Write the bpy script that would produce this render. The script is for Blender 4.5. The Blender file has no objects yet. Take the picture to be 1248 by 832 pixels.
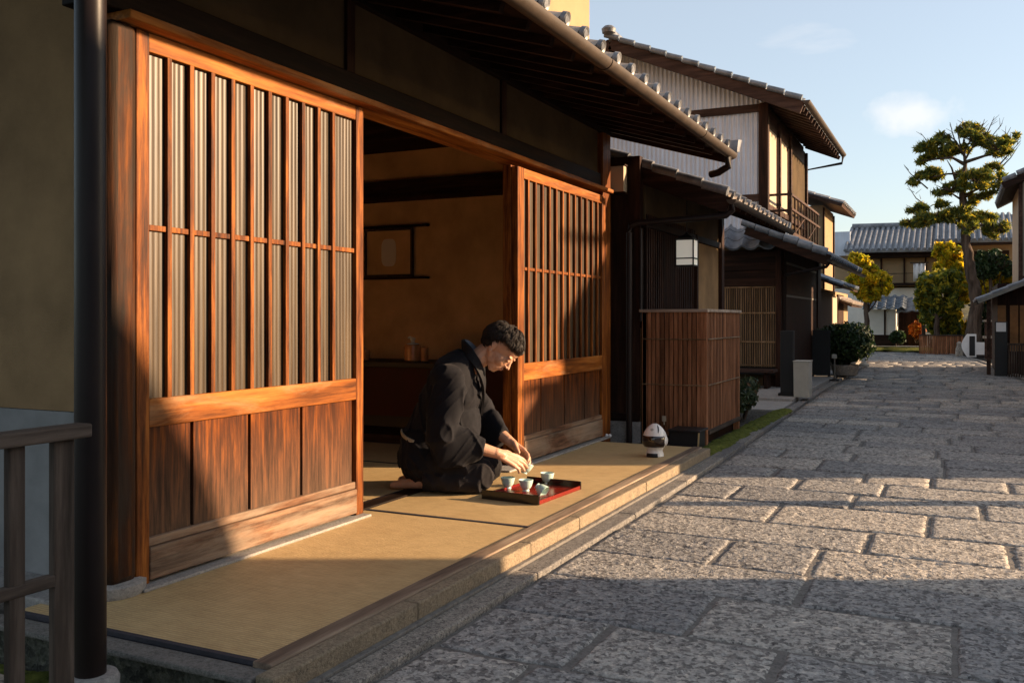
import bpy, bmesh, math, random
from mathutils import Vector, Matrix, noise
random.seed(7)
sc = bpy.context.scene
C = sc.collection
PI = math.pi
R = math.radians
HC = 0.92            # camera height above the road
ZP = 0.07            # veranda height
SUN_S, SUN_K = 0.48, 0.283      # dy/dx and dz/dx of a ray towards the sun

# ------------------------------------------------------------------ world, camera, sun
w = bpy.data.worlds.new("World"); sc.world = w; w.use_nodes = True
nt = w.node_tree; nt.nodes.clear()
sun_dir = Vector((1, SUN_S, SUN_K)).normalized()
elev = math.asin(sun_dir.z); azim = math.atan2(sun_dir.x, sun_dir.y)
out = nt.nodes.new('ShaderNodeOutputWorld'); bg = nt.nodes.new('ShaderNodeBackground')
sky = nt.nodes.new('ShaderNodeTexSky'); sky.sky_type = 'NISHITA'; sky.sun_disc = False
sky.sun_elevation = elev; sky.sun_rotation = azim; sky.altitude = 100
sky.air_density = 1.0; sky.dust_density = 1.5; sky.ozone_density = 1.8
# a thin evening cloud, part of the sky itself
tc = nt.nodes.new('ShaderNodeTexCoord')
cn = nt.nodes.new('ShaderNodeTexNoise'); cn.inputs['Scale'].default_value = 5.5; cn.inputs['Detail'].default_value = 7
cn.inputs['Distortion'].default_value = .4
mp = nt.nodes.new('ShaderNodeMapping'); mp.inputs['Scale'].default_value = (1, 1, 3.2); mp.inputs['Location'].default_value = (3.3, 1.2, .7)
nt.links.new(tc.outputs['Generated'], mp.inputs[0]); nt.links.new(mp.outputs[0], cn.inputs['Vector'])
cr = nt.nodes.new('ShaderNodeValToRGB'); cr.color_ramp.elements[0].position = .68; cr.color_ramp.elements[1].position = .95
cr.color_ramp.elements[0].color = (0, 0, 0, 1); cr.color_ramp.elements[1].color = (.5, .5, .5, 1)
nt.links.new(cn.outputs['Fac'], cr.inputs[0])
# one small cumulus in a fixed direction
cdir = Vector((-0.041, 1.0, 0.203)).normalized()
vd = nt.nodes.new('ShaderNodeVectorMath'); vd.operation = 'SUBTRACT'; vd.inputs[1].default_value = cdir
vm = nt.nodes.new('ShaderNodeVectorMath'); vm.operation = 'MULTIPLY'; vm.inputs[1].default_value = (1, 1, 2.4)
vl = nt.nodes.new('ShaderNodeVectorMath'); vl.operation = 'LENGTH'
nt.links.new(tc.outputs['Generated'], vd.inputs[0]); nt.links.new(vd.outputs[0], vm.inputs[0]); nt.links.new(vm.outputs[0], vl.inputs[0])
cn2 = nt.nodes.new('ShaderNodeTexNoise'); cn2.inputs['Scale'].default_value = 38; cn2.inputs['Detail'].default_value = 6
nt.links.new(tc.outputs['Generated'], cn2.inputs['Vector'])
ma = nt.nodes.new('ShaderNodeMath'); ma.operation = 'MULTIPLY_ADD'; ma.inputs[1].default_value = .075; nt.links.new(cn2.outputs['Fac'], ma.inputs[0]); nt.links.new(vl.outputs['Value'], ma.inputs[2])
mr = nt.nodes.new('ShaderNodeMapRange'); mr.inputs['From Min'].default_value = .088; mr.inputs['From Max'].default_value = .05
mr.inputs['To Min'].default_value = 0; mr.inputs['To Max'].default_value = .42
nt.links.new(ma.outputs[0], mr.inputs['Value'])
mx0 = nt.nodes.new('ShaderNodeMath'); mx0.operation = 'MAXIMUM'; nt.links.new(cr.outputs[0], mx0.inputs[0]); nt.links.new(mr.outputs[0], mx0.inputs[1])
mix = nt.nodes.new('ShaderNodeMix'); mix.data_type = 'RGBA'
mix.inputs[7].default_value = (5.6, 5.1, 4.7, 1)
nt.links.new(mx0.outputs[0], mix.inputs[0]); pale = nt.nodes.new('ShaderNodeMix'); pale.data_type = 'RGBA'; pale.inputs[0].default_value = .36; pale.inputs[7].default_value = (4.0, 4.05, 4.0, 1)
nt.links.new(sky.outputs[0], pale.inputs[6]); nt.links.new(pale.outputs[2], mix.inputs[6])
nt.links.new(mix.outputs[2], bg.inputs[0]); bg.inputs[1].default_value = 0.095
nt.links.new(bg.outputs[0], out.inputs[0])

sl = bpy.data.lights.new('sun', 'SUN'); sl.energy = 5.0; sl.angle = R(0.8); sl.color = (1, .70, .43)
so = bpy.data.objects.new('sun', sl); C.objects.link(so)
so.rotation_euler = sun_dir.to_track_quat('Z', 'Y').to_euler()
sc.view_settings.view_transform = 'Standard'; sc.view_settings.look = 'None'
sc.view_settings.exposure = 1.35; sc.view_settings.gamma = 1

cam = bpy.data.cameras.new('camera'); co = bpy.data.objects.new('camera', cam); C.objects.link(co)
FPX = 1121.0
cam.sensor_width = 36; cam.lens = 36 * FPX / 1248; cam.shift_y = -28 / 1248; cam.clip_end = 2000; cam.clip_start = .05
YAW = math.atan(541 / FPX)
co.location = (0, 0, HC); co.rotation_euler = (R(90), 0, YAW); sc.camera = co
sc.cycles.max_bounces = 8; sc.cycles.diffuse_bounces = 5; sc.cycles.glossy_bounces = 3
sc.cycles.use_denoising = True

def ray(x):                       # used to turn measurements into places in the world
    u = (x - 624) / FPX; s, c = math.sin(YAW), math.cos(YAW)
    return (-s + c * u, c + s * u)
def onX(x, y, X):
    a = ray(x); d = X / a[0]; return Vector((X, d * a[1], HC - d * (y - 388) / FPX))
def onY(x, y, Y):
    a = ray(x); d = Y / a[1]; return Vector((d * a[0], Y, HC - d * (y - 388) / FPX))
def onZ(x, y, Z=0.0):
    d = FPX * (HC - Z) / (y - 388); a = ray(x); return Vector((d * a[0], d * a[1], Z))

# ------------------------------------------------------------------ objects
ORG = {}
def org(o):
    return ORG.get(o.name, Vector((0, 0, 0))) if o else Vector((0, 0, 0))
def thing(name, label, cat, loc=(0, 0, 0), group=None):
    o = bpy.data.objects.new(name, None); C.objects.link(o); o.empty_display_size = .1
    o.location = loc; o['label'] = label; o['category'] = cat
    if group: o['group'] = group
    ORG[o.name] = Vector(loc); return o
def obj(name, bm, mat, parent=None, smooth=False, bevel=0, loc=None, label=None):
    """bmesh in world coordinates -> one mesh object whose origin is the thing's base"""
    og = Vector(loc) if loc is not None else org(parent)
    bmesh.ops.translate(bm, verts=bm.verts, vec=-og)
    if parent and not any(k in name for k in NOSPLIT) and len(bm.verts) < 400:
        seen = set(); isl = []
        bm.verts.ensure_lookup_table()
        for v0 in bm.verts:
            if v0.index in seen: continue
            st = [v0]; seen.add(v0.index); cur = []
            while st:
                v = st.pop(); cur.append(v)
                for e in v.link_edges:
                    w2 = e.other_vert(v)
                    if w2.index not in seen: seen.add(w2.index); st.append(w2)
            isl.append(cur)
        if 2 <= len(isl) <= 8:
            bmesh.ops.translate(bm, verts=bm.verts, vec=og); first = None
            for cur in isl:
                nb = bmesh.new(); mp_ = {v: nb.verts.new(v.co) for v in cur}
                for f_ in {f for v in cur for f in v.link_faces}: nb.faces.new([mp_[v] for v in f_.verts])
                o1 = obj(name, nb, mat, parent, smooth, bevel, loc, label); first = first or o1
            bm.free(); return first
    me = bpy.data.meshes.new(name); bm.to_mesh(me); bm.free()
    me.materials.append(mat)
    if smooth:
        for p in me.polygons: p.use_smooth = True
        if smooth != 'all':
            me.set_sharp_from_angle(angle=R(38))
    o = bpy.data.objects.new(name, me); C.objects.link(o)
    if parent:
        o.parent = parent
        o.location = og - org(parent)
    else: o.location = og
    ORG[o.name] = og
    if bevel:
        m = o.modifiers.new('bevel', 'BEVEL'); m.width = bevel; m.segments = 2; m.limit_method = 'ANGLE'; m.angle_limit = R(40)
    if label: o['label'] = label
    return o
def tag(o, label, cat, group=None):
    o['label'] = label; o['category'] = cat
    if group: o['group'] = group
    return o
NOSPLIT = ('_tile', 'tiles', 'slat', 'lattice', 'leaf', 'foliage', 'branch', 'crown', 'trunk', 'boards', 'hair', 'nail', 'screen', 'balcony', 'twig', 'cord', 'jug_lid', 'roof', 'lips', 'motif', 'lantern_frame', 'picture_frame', 'rafter', 'lantern', 'gutter', 'stem', 'verge')
def struct(name, bm, mat, **k):
    o = obj(name, bm, mat, **k); o['kind'] = 'structure'; return o
def dup(root, loc, rotz=None, label=None, group=None):
    r = root.copy(); C.objects.link(r); r.location = loc
    if rotz is not None: r.rotation_euler = (0, 0, rotz)
    if label: r['label'] = label
    if group: r['group'] = group
    for ch in list(root.children):
        c = ch.copy(); C.objects.link(c); c.parent = r
        for g in ch.children:
            d = g.copy(); C.objects.link(d); d.parent = c
    return r

# ------------------------------------------------------------------ mesh helpers
def B(): return bmesh.new()
def box(bm, x0, x1, y0, y1, z0, z1):
    v = [bm.verts.new((x, y, z)) for z in (z0, z1) for y in (y0, y1) for x in (x0, x1)]
    for f in ((0, 2, 3, 1), (4, 5, 7, 6), (0, 1, 5, 4), (2, 6, 7, 3), (0, 4, 6, 2), (1, 3, 7, 5)):
        bm.faces.new([v[i] for i in f])
def hexa(bm, p):          # p: 4 bottom (ccw) then 4 top
    v = [bm.verts.new(q) for q in p]
    for f in ((3, 2, 1, 0), (4, 5, 6, 7), (0, 1, 5, 4), (1, 2, 6, 5), (2, 3, 7, 6), (3, 0, 4, 7)):
        bm.faces.new([v[i] for i in f])
def bar(bm, a, b, wd, ht, up=(0, 0, 1)):      # rectangular bar between two points
    a = Vector(a); b = Vector(b); d = (b - a).normalized(); up = Vector(up)
    s = d.cross(up)
    if s.length < 1e-4: s = Vector((1, 0, 0))
    s.normalize(); u = s.cross(d).normalized(); s = s * wd / 2; u = u * ht / 2
    hexa(bm, [a - s - u, a + s - u, b + s - u, b - s - u, a - s + u, a + s + u, b + s + u, b - s + u])
def tube(bm, pts, rad, n=12, cap=True, arc=(0, 2 * PI)):
    pts = [Vector(p) for p in pts]; rings = []
    for i, p in enumerate(pts):
        d = (pts[min(i + 1, len(pts) - 1)] - pts[max(i - 1, 0)]).normalized()
        up = Vector((0, 0, 1)) if abs(d.z) < .95 else Vector((0, 1, 0))
        s = d.cross(up).normalized(); u = s.cross(d).normalized()
        r = rad[i] if isinstance(rad, (list, tuple)) else rad
        rings.append([bm.verts.new(p + (s * math.cos(a) + u * math.sin(a)) * r) for a in [2 * PI * k / n for k in range(n)]])
    for a, b in zip(rings, rings[1:]):
        for k in range(n): bm.faces.new((a[k], a[(k + 1) % n], b[(k + 1) % n], b[k]))
    if cap: bm.faces.new(rings[0][::-1]); bm.faces.new(rings[-1])
def lathe(bm, prof, c, n=24, axis=Vector((0, 0, 1))):
    c = Vector(c); q = Vector((0, 0, 1)).rotation_difference(axis); rings = []
    for r, z in prof:
        rings.append([bm.verts.new(c + q @ Vector((r * math.cos(2 * PI * k / n), r * math.sin(2 * PI * k / n), z))) for k in range(n)])
    for a, b in zip(rings, rings[1:]):
        for k in range(n): bm.faces.new((a[k], a[(k + 1) % n], b[(k + 1) % n], b[k]))
    bm.faces.new(rings[0][::-1]); bm.faces.new(rings[-1])
def prism(bm, poly, a0, a1, axis='y'):        # poly of (x,z) swept along y, or (y,z) along x, or (x,y) along z
    def P(p, a): return {'y': (p[0], a, p[1]), 'x': (a, p[0], p[1]), 'z': (p[0], p[1], a)}[axis]
    A = [bm.verts.new(P(p, a0)) for p in poly]; D = [bm.verts.new(P(p, a1)) for p in poly]; n = len(poly)
    for k in range(n): bm.faces.new((A[k], A[(k + 1) % n], D[(k + 1) % n], D[k]))
    bm.faces.new(A[::-1]); bm.faces.new(D)
    bmesh.ops.recalc_face_normals(bm, faces=bm.faces)
def hgrid(bm, x0, x1, y0, y1, nx, ny, fn):
    g = [[bm.verts.new((x0 + (x1 - x0) * i / nx, y0 + (y1 - y0) * j / ny, fn(x0 + (x1 - x0) * i / nx, y0 + (y1 - y0) * j / ny))) for i in range(nx + 1)] for j in range(ny + 1)]
    for j in range(ny):
        for i in range(nx): bm.faces.new((g[j][i], g[j][i + 1], g[j + 1][i + 1], g[j + 1][i]))

# ------------------------------------------------------------------ materials
def newmat(name):
    m = bpy.data.materials.new(name); m.use_nodes = True; nt = m.node_tree
    return m, nt, nt.nodes['Principled BSDF']
def N(nt, t, **k):
    n = nt.nodes.new(t)
    for a, b in k.items():
        if a in n.inputs: n.inputs[a].default_value = b
        else: setattr(n, a, b)
    return n
def ramp(nt, src, stops):
    r = nt.nodes.new('ShaderNodeValToRGB'); e = r.color_ramp.elements
    while len(e) > 1: e.remove(e[-1])
    e[0].position = stops[0][0]; e[0].color = (*stops[0][1], 1)
    for p, c in stops[1:]:
        q = e.new(p); q.color = (*c, 1)
    nt.links.new(src, r.inputs[0]); return r
def mixc(nt, fac, a, b, mode='MIX'):
    m = nt.nodes.new('ShaderNodeMix'); m.data_type = 'RGBA'; m.blend_type = mode
    for i, v in ((0, fac), (6, a), (7, b)):
        if hasattr(v, 'links') or hasattr(v, 'is_linked'): nt.links.new(v, m.inputs[i])
        else: m.inputs[i].default_value = v if i == 0 else (*v, 1)
    return m.outputs[2]
def coords(nt, scale=(1, 1, 1), island=True, kind='Object'):
    tc = nt.nodes.new('ShaderNodeTexCoord'); v = tc.outputs[kind]
    if island:
        g = nt.nodes.new('ShaderNodeNewGeometry')
        s = N(nt, 'ShaderNodeVectorMath', operation='SCALE'); s.inputs[0].default_value = (13.7, 7.3, 9.1)
        oi = nt.nodes.new('ShaderNodeObjectInfo'); sm = N(nt, 'ShaderNodeMath', operation='ADD'); nt.links.new(g.outputs['Random Per Island'], sm.inputs[0]); nt.links.new(oi.outputs['Random'], sm.inputs[1])
        nt.links.new(sm.outputs[0], s.inputs['Scale'])
        a = N(nt, 'ShaderNodeVectorMath', operation='ADD'); nt.links.new(v, a.inputs[0]); nt.links.new(s.outputs[0], a.inputs[1]); v = a.outputs[0]
    m = nt.nodes.new('ShaderNodeMapping'); m.inputs['Scale'].default_value = scale
    nt.links.new(v, m.inputs[0]); return m.outputs[0]
def bump(nt, h, bsdf, strength=.3, dist=.01, prev=None):
    b = N(nt, 'ShaderNodeBump'); b.inputs['Strength'].default_value = strength; b.inputs['Distance'].default_value = dist
    nt.links.new(h, b.inputs['Height'])
    if prev: nt.links.new(prev, b.inputs['Normal'])
    nt.links.new(b.outputs[0], bsdf.inputs['Normal']); return b.outputs[0]
def noise_tex(nt, vec, scale, detail=6, rough=.55, dist=0):
    n = N(nt, 'ShaderNodeTexNoise'); n.inputs['Scale'].default_value = scale; n.inputs['Detail'].default_value = detail
    n.inputs['Roughness'].default_value = rough; n.inputs['Distortion'].default_value = dist
    nt.links.new(vec, n.inputs['Vector']); return n.outputs['Fac']
def wood(name, dark, mid, light, axis='z', rough=.55, grain=22, weather=None, wamt=(.5, .66), vary=.25, bstr=.35, knots=False, foot=None):
    m, nt, b = newmat(name)
    along = .07
    sc3 = {'x': (along, 1, 1), 'y': (1, along, 1), 'z': (1, 1, along)}[axis]
    v = coords(nt, sc3)
    g = noise_tex(nt, v, grain, 10, .68, .25)
    fine = noise_tex(nt, v, grain * 5, 4, .6)
    col = ramp(nt, g, [(.34, dark), (.49, mid), (.64, light)]).outputs[0]
    big = noise_tex(nt, coords(nt, tuple(.35 if s != 1 else 1 for s in sc3)), 5.5, 4, .6, .3)
    col = mixc(nt, .55, col, ramp(nt, big, [(.3, (.45, .38, .34)), (.62, (1.15, 1.1, 1.05))]).outputs[0], 'MULTIPLY')
    col = mixc(nt, .5, col, ramp(nt, fine, [(.3, (.55, .5, .47)), (.6, (1.1, 1.1, 1.1))]).outputs[0], 'MULTIPLY')
    if knots:
        vo = N(nt, 'ShaderNodeTexVoronoi'); vo.inputs['Scale'].default_value = 6
        s2 = {'x': (.5, 1, 1), 'y': (1, .5, 1), 'z': (1, 1, .5)}[axis]
        nt.links.new(coords(nt, s2), vo.inputs['Vector'])
        kr = ramp(nt, vo.outputs['Distance'], [(.05, (.22, .14, .1)), (.13, (1, 1, 1))])
        col = mixc(nt, .9, col, kr.outputs[0], 'MULTIPLY')
    if weather:
        wn = noise_tex(nt, coords(nt, tuple(.25 if s != 1 else 1 for s in sc3)), 7, 8, .7, .6)
        wf = ramp(nt, wn, [(wamt[0], (0, 0, 0)), (wamt[1], (1, 1, 1))]).outputs[0]
        wc = ramp(nt, g, [(.3, tuple(c * .45 for c in weather)), (.6, weather)]).outputs[0]
        col = mixc(nt, wf, col, wc)
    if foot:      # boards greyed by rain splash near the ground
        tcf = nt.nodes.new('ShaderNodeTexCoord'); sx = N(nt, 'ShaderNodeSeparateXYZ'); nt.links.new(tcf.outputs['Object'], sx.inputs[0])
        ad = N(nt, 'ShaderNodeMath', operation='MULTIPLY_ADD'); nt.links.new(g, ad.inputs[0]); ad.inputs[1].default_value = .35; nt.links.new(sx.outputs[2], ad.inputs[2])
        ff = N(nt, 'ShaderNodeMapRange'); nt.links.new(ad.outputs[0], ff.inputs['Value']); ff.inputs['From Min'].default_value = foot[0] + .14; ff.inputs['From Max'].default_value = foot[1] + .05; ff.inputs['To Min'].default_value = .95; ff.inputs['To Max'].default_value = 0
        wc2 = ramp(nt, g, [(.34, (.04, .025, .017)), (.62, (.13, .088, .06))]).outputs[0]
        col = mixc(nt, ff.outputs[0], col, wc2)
    geo = nt.nodes.new('ShaderNodeNewGeometry')
    rv = ramp(nt, geo.outputs['Random Per Island'], [(0, (1 - vary,) * 3), (1, (1 + vary * .5,) * 3)])
    col = mixc(nt, 1.0, col, rv.outputs[0], 'MULTIPLY')
    nt.links.new(col, b.inputs['Base Color'])
    rr = nt.nodes.new('ShaderNodeMapRange'); rr.inputs['To Min'].default_value = rough - .12; rr.inputs['To Max'].default_value = rough + .2
    nt.links.new(g, rr.inputs['Value']); nt.links.new(rr.outputs[0], b.inputs['Roughness'])
    n1 = bump(nt, g, b, bstr, .004); bump(nt, fine, b, bstr * .6, .0015, n1)
    b.inputs['Specular IOR Level'].default_value = .12
    return m
def plain(name, col, rough=.6, metal=0, nscale=8, amt=.25, bstr=.15, bscale=60, spec=.4, island=False, col2=None):
    m, nt, b = newmat(name); v = coords(nt, island=island)
    n = noise_tex(nt, v, nscale, 7, .62)
    lo = tuple(c * (1 - amt) for c in col); hi = col2 if col2 else tuple(min(1, c * (1 + amt * .6)) for c in col)
    nt.links.new(ramp(nt, n, [(.32, lo), (.68, hi)]).outputs[0], b.inputs['Base Color'])
    b.inputs['Metallic'].default_value = metal; b.inputs['Specular IOR Level'].default_value = spec
    rr = nt.nodes.new('ShaderNodeMapRange'); rr.inputs['To Min'].default_value = max(.03, rough - .1); rr.inputs['To Max'].default_value = min(1, rough + .12)
    nt.links.new(n, rr.inputs['Value']); nt.links.new(rr.outputs[0], b.inputs['Roughness'])
    if bstr: bump(nt, noise_tex(nt, v, bscale, 5, .6), b, bstr, .004)
    return m
def stone(name, base, dark, light, pit=60, rough=.85, bstr=.8, bd=.008, island=True, chips=True):
    m, nt, b = newmat(name); v = coords(nt, island=island)
    n = noise_tex(nt, v, pit * .9, 6, .7); n2 = noise_tex(nt, v, pit * .12, 5, .6)
    vo = N(nt, 'ShaderNodeTexVoronoi'); vo.inputs['Scale'].default_value = pit * .9; vo.feature = 'F1'
    vj = N(nt, 'ShaderNodeVectorMath', operation='ADD'); sv = N(nt, 'ShaderNodeTexNoise'); sv.inputs['Scale'].default_value = pit * .8
    nt.links.new(v, sv.inputs['Vector']); sc_ = N(nt, 'ShaderNodeVectorMath', operation='SCALE'); sc_.inputs['Scale'].default_value = .03
    nt.links.new(sv.outputs['Color'], sc_.inputs[0]); nt.links.new(v, vj.inputs[0]); nt.links.new(sc_.outputs[0], vj.inputs[1]); nt.links.new(vj.outputs[0], vo.inputs['Vector'])
    col = ramp(nt, n, [(.33, dark), (.47, base), (.66, light)]).outputs[0]
    if chips:
        sep = N(nt, 'ShaderNodeSeparateColor'); nt.links.new(vo.outputs['Color'], sep.inputs[0])
        cc = ramp(nt, sep.outputs[0], [(.0, (.32, .31, .32)), (.22, (.5, .48, .47)), (.4, (.95, .95, .95)), (.85, (1.1, 1.08, 1.05)), (1, (1.45, 1.38, 1.3))]).outputs[0]
        col = mixc(nt, .85, col, cc, 'MULTIPLY')
    col = mixc(nt, .6, col, ramp(nt, n2, [(.3, (.62, .62, .63)), (.7, (1.15, 1.13, 1.1))]).outputs[0], 'MULTIPLY')
    if island:
        geo = nt.nodes.new('ShaderNodeNewGeometry')
        rv = ramp(nt, geo.outputs['Random Per Island'], [(0, (.66, .68, .72)), (.5, (.93, .93, .93)), (1, (1.2, 1.15, 1.08))])
        col = mixc(nt, 1.0, col, rv.outputs[0], 'MULTIPLY')
    nt.links.new(col, b.inputs['Base Color']); b.inputs['Roughness'].default_value = rough; b.inputs['Specular IOR Level'].default_value = .3
    ad = N(nt, 'ShaderNodeMath', operation='ADD'); nt.links.new(vo.outputs['Distance'], ad.inputs[0]); nt.links.new(n, ad.inputs[1])
    bump(nt, ad.outputs[0], b, bstr, bd)
    return m

M = {}
M['wood_v'] = wood('wood_v', (.04, .012, .004), (.16, .048, .010), (.33, .115, .022), 'z', .5, 42, vary=.2)
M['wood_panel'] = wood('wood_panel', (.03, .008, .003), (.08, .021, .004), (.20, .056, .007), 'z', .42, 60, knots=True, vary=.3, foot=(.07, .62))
M['wood_y'] = wood('wood_y', (.07, .020, .004), (.27, .085, .014), (.46, .18, .038), 'y', .5, 16, weather=(.42, .24, .12), wamt=(.5, .75))
M['wood_worn'] = wood('wood_worn', (.05, .024, .014), (.18, .095, .055), (.34, .21, .125), 'y', .7, 24, weather=(.28, .20, .14), wamt=(.40, .58), bstr=.6)
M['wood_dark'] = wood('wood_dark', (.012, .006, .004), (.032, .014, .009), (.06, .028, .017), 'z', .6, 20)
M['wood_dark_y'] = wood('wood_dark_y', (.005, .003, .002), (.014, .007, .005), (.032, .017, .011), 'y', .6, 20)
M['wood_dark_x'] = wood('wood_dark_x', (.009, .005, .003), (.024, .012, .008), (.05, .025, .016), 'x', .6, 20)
M['wood_post'] = wood('wood_post', (.014, .006, .003), (.055, .019, .007), (.17, .058, .014), 'z', .6, 20, weather=(.045, .030, .021), wamt=(.40, .60), bstr=.9, knots=True)
M['wood_rail'] = wood('wood_rail', (.03, .024, .019), (.065, .05, .04), (.115, .09, .072), 'z', .7, 18)
M['wood_rail_y'] = wood('wood_rail_y', (.03, .024, .019), (.065, .05, .04), (.115, .09, .072), 'y', .7, 18)
M['wood_strip'] = wood('wood_strip', (.11, .08, .06), (.22, .165, .12), (.33, .26, .19), 'y', .7, 14)
M['fence_slat'] = wood('fence_slat', (.13, .055, .026), (.28, .125, .062), (.40, .19, .10), 'z', .6, 22, vary=.35)
M['pale_wood_x'] = wood('pale_wood_x', (.22, .17, .13), (.36, .29, .23), (.48, .40, .33), 'x', .7, 14)
M['bamboo'] = wood('bamboo', (.12, .075, .04), (.22, .145, .08), (.32, .22, .13), 'z', .5, 10, vary=.35)
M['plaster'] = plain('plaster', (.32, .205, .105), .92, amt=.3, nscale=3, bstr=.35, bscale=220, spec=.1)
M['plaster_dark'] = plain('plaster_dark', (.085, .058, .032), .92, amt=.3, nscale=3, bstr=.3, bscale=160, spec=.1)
M['plaster_in'] = plain('plaster_in', (.66, .43, .22), .92, amt=.28, nscale=2.2, bstr=.3, bscale=160, spec=.1)
M['plaster_grey'] = plain('plaster_grey', (.24, .235, .23), .85, amt=.25, nscale=4, bstr=.25, bscale=120, spec=.2)
M['plaster_cream'] = plain('plaster_cream', (.43, .36, .27), .9, amt=.1, nscale=3, bstr=.1, spec=.1)
M['plaster_white'] = plain('plaster_white', (.70, .67, .62), .9, amt=.1, nscale=3, bstr=.1, spec=.1)
M['plaster_tan'] = plain('plaster_tan', (.34, .235, .135), .9, amt=.1, nscale=3, bstr=.1, spec=.1)
M['tile'] = plain('tile', (.095, .098, .105), .42, amt=.4, nscale=9, bstr=.25, bscale=90, spec=.5, col2=(.24, .245, .26))
M['tile_blue'] = plain('tile_blue', (.11, .135, .17), .35, amt=.4, nscale=7, bstr=.2, bscale=70, spec=.55, col2=(.2, .235, .28))
M['tile_warm'] = plain('tile_warm', (.34, .27, .21), .6, amt=.45, nscale=14, bstr=.35, bscale=90, col2=(.45, .37, .3))
M['gutter'] = plain('gutter', (.056, .037, .024), .6, metal=.1, amt=.3, nscale=10, bstr=.08, spec=.5)
M['pipe'] = plain('pipe', (.016, .010, .009), .4, metal=.0, amt=.25, nscale=5, bstr=.04, spec=.22)
M['black'] = plain('black', (.012, .012, .013), .5, amt=.2, bstr=.05)
M['iron'] = plain('iron', (.03, .028, .028), .5, metal=.6, amt=.3, bstr=.1)
M['white_paint'] = plain('white_paint', (.74, .74, .73), .5, amt=.08, bstr=.03)
M['offwhite'] = plain('offwhite', (.40, .375, .32), .7, amt=.12, bstr=.1)
M['concrete'] = stone('concrete', (.30, .28, .26), (.2, .19, .18), (.38, .36, .33), pit=120, bstr=.3, bd=.003, island=False, chips=False)
M['kerb'] = stone('kerb', (.25, .235, .215), (.12, .115, .11), (.34, .32, .30), pit=150, bstr=.5, bd=.004, island=True)
M['edge_stone'] = stone('edge_stone', (.25, .195, .13), (.12, .095, .07), (.34, .27, .185), pit=130, bstr=.55, bd=.004, island=True, chips=False)
M['paver'] = stone('paver', (.32, .307, .29), (.075, .074, .075), (.46, .445, .42), pit=72, bstr=.55, bd=.005)
M['mortar'] = stone('mortar', (.165, .15, .135), (.09, .083, .075), (.21, .195, .175), pit=70, bstr=.5, bd=.004, island=False, chips=False)
M['soil'] = stone('soil', (.05, .045, .035), (.02, .018, .014), (.09, .08, .06), pit=50, bstr=1, bd=.01, island=False)
M['moss'] = plain('moss', (.075, .10, .014), .95, amt=.55, nscale=30, bstr=1, bscale=120, spec=.1, col2=(.15, .16, .03))
M['foot_stone'] = stone('foot_stone', (.33, .29, .24), (.18, .16, .14), (.42, .38, .33), pit=90, bstr=.4, bd=.004, island=False)
M['bronze'] = plain('bronze', (.19, .18, .16), .45, metal=.7, amt=.3, bstr=.1)
# ================================================================== the road and kerbs
def lerp_path(path, y):
    for (x0, y0), (x1, y1) in zip(path, path[1:]):
        if y <= y1: return x0 + (x1 - x0) * (y - y0) / (y1 - y0)
    return path[-1][0]
LK = [(-1.335, -3), (-1.335, 4.5), (-1.36, 6), (-1.41, 8), (-1.51, 12), (-1.58, 18.7), (-1.95, 23), (-2.6, 27), (-3.6, 31)]
RK = [(1.25, -3), (1.12, 8), (.95, 15), (.74, 18.8), (.41, 22.5), (-.1, 26), (-.8, 29), (-2.0, 31)]
bm = B(); n = 2
v = [bm.verts.new(p) for p in ((-400, -200, -.06), (400, -200, -.06), (400, 900, -.06), (-400, 900, -.06))]; bm.faces.new(v)
struct('ground', bm, M['soil'])

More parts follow.
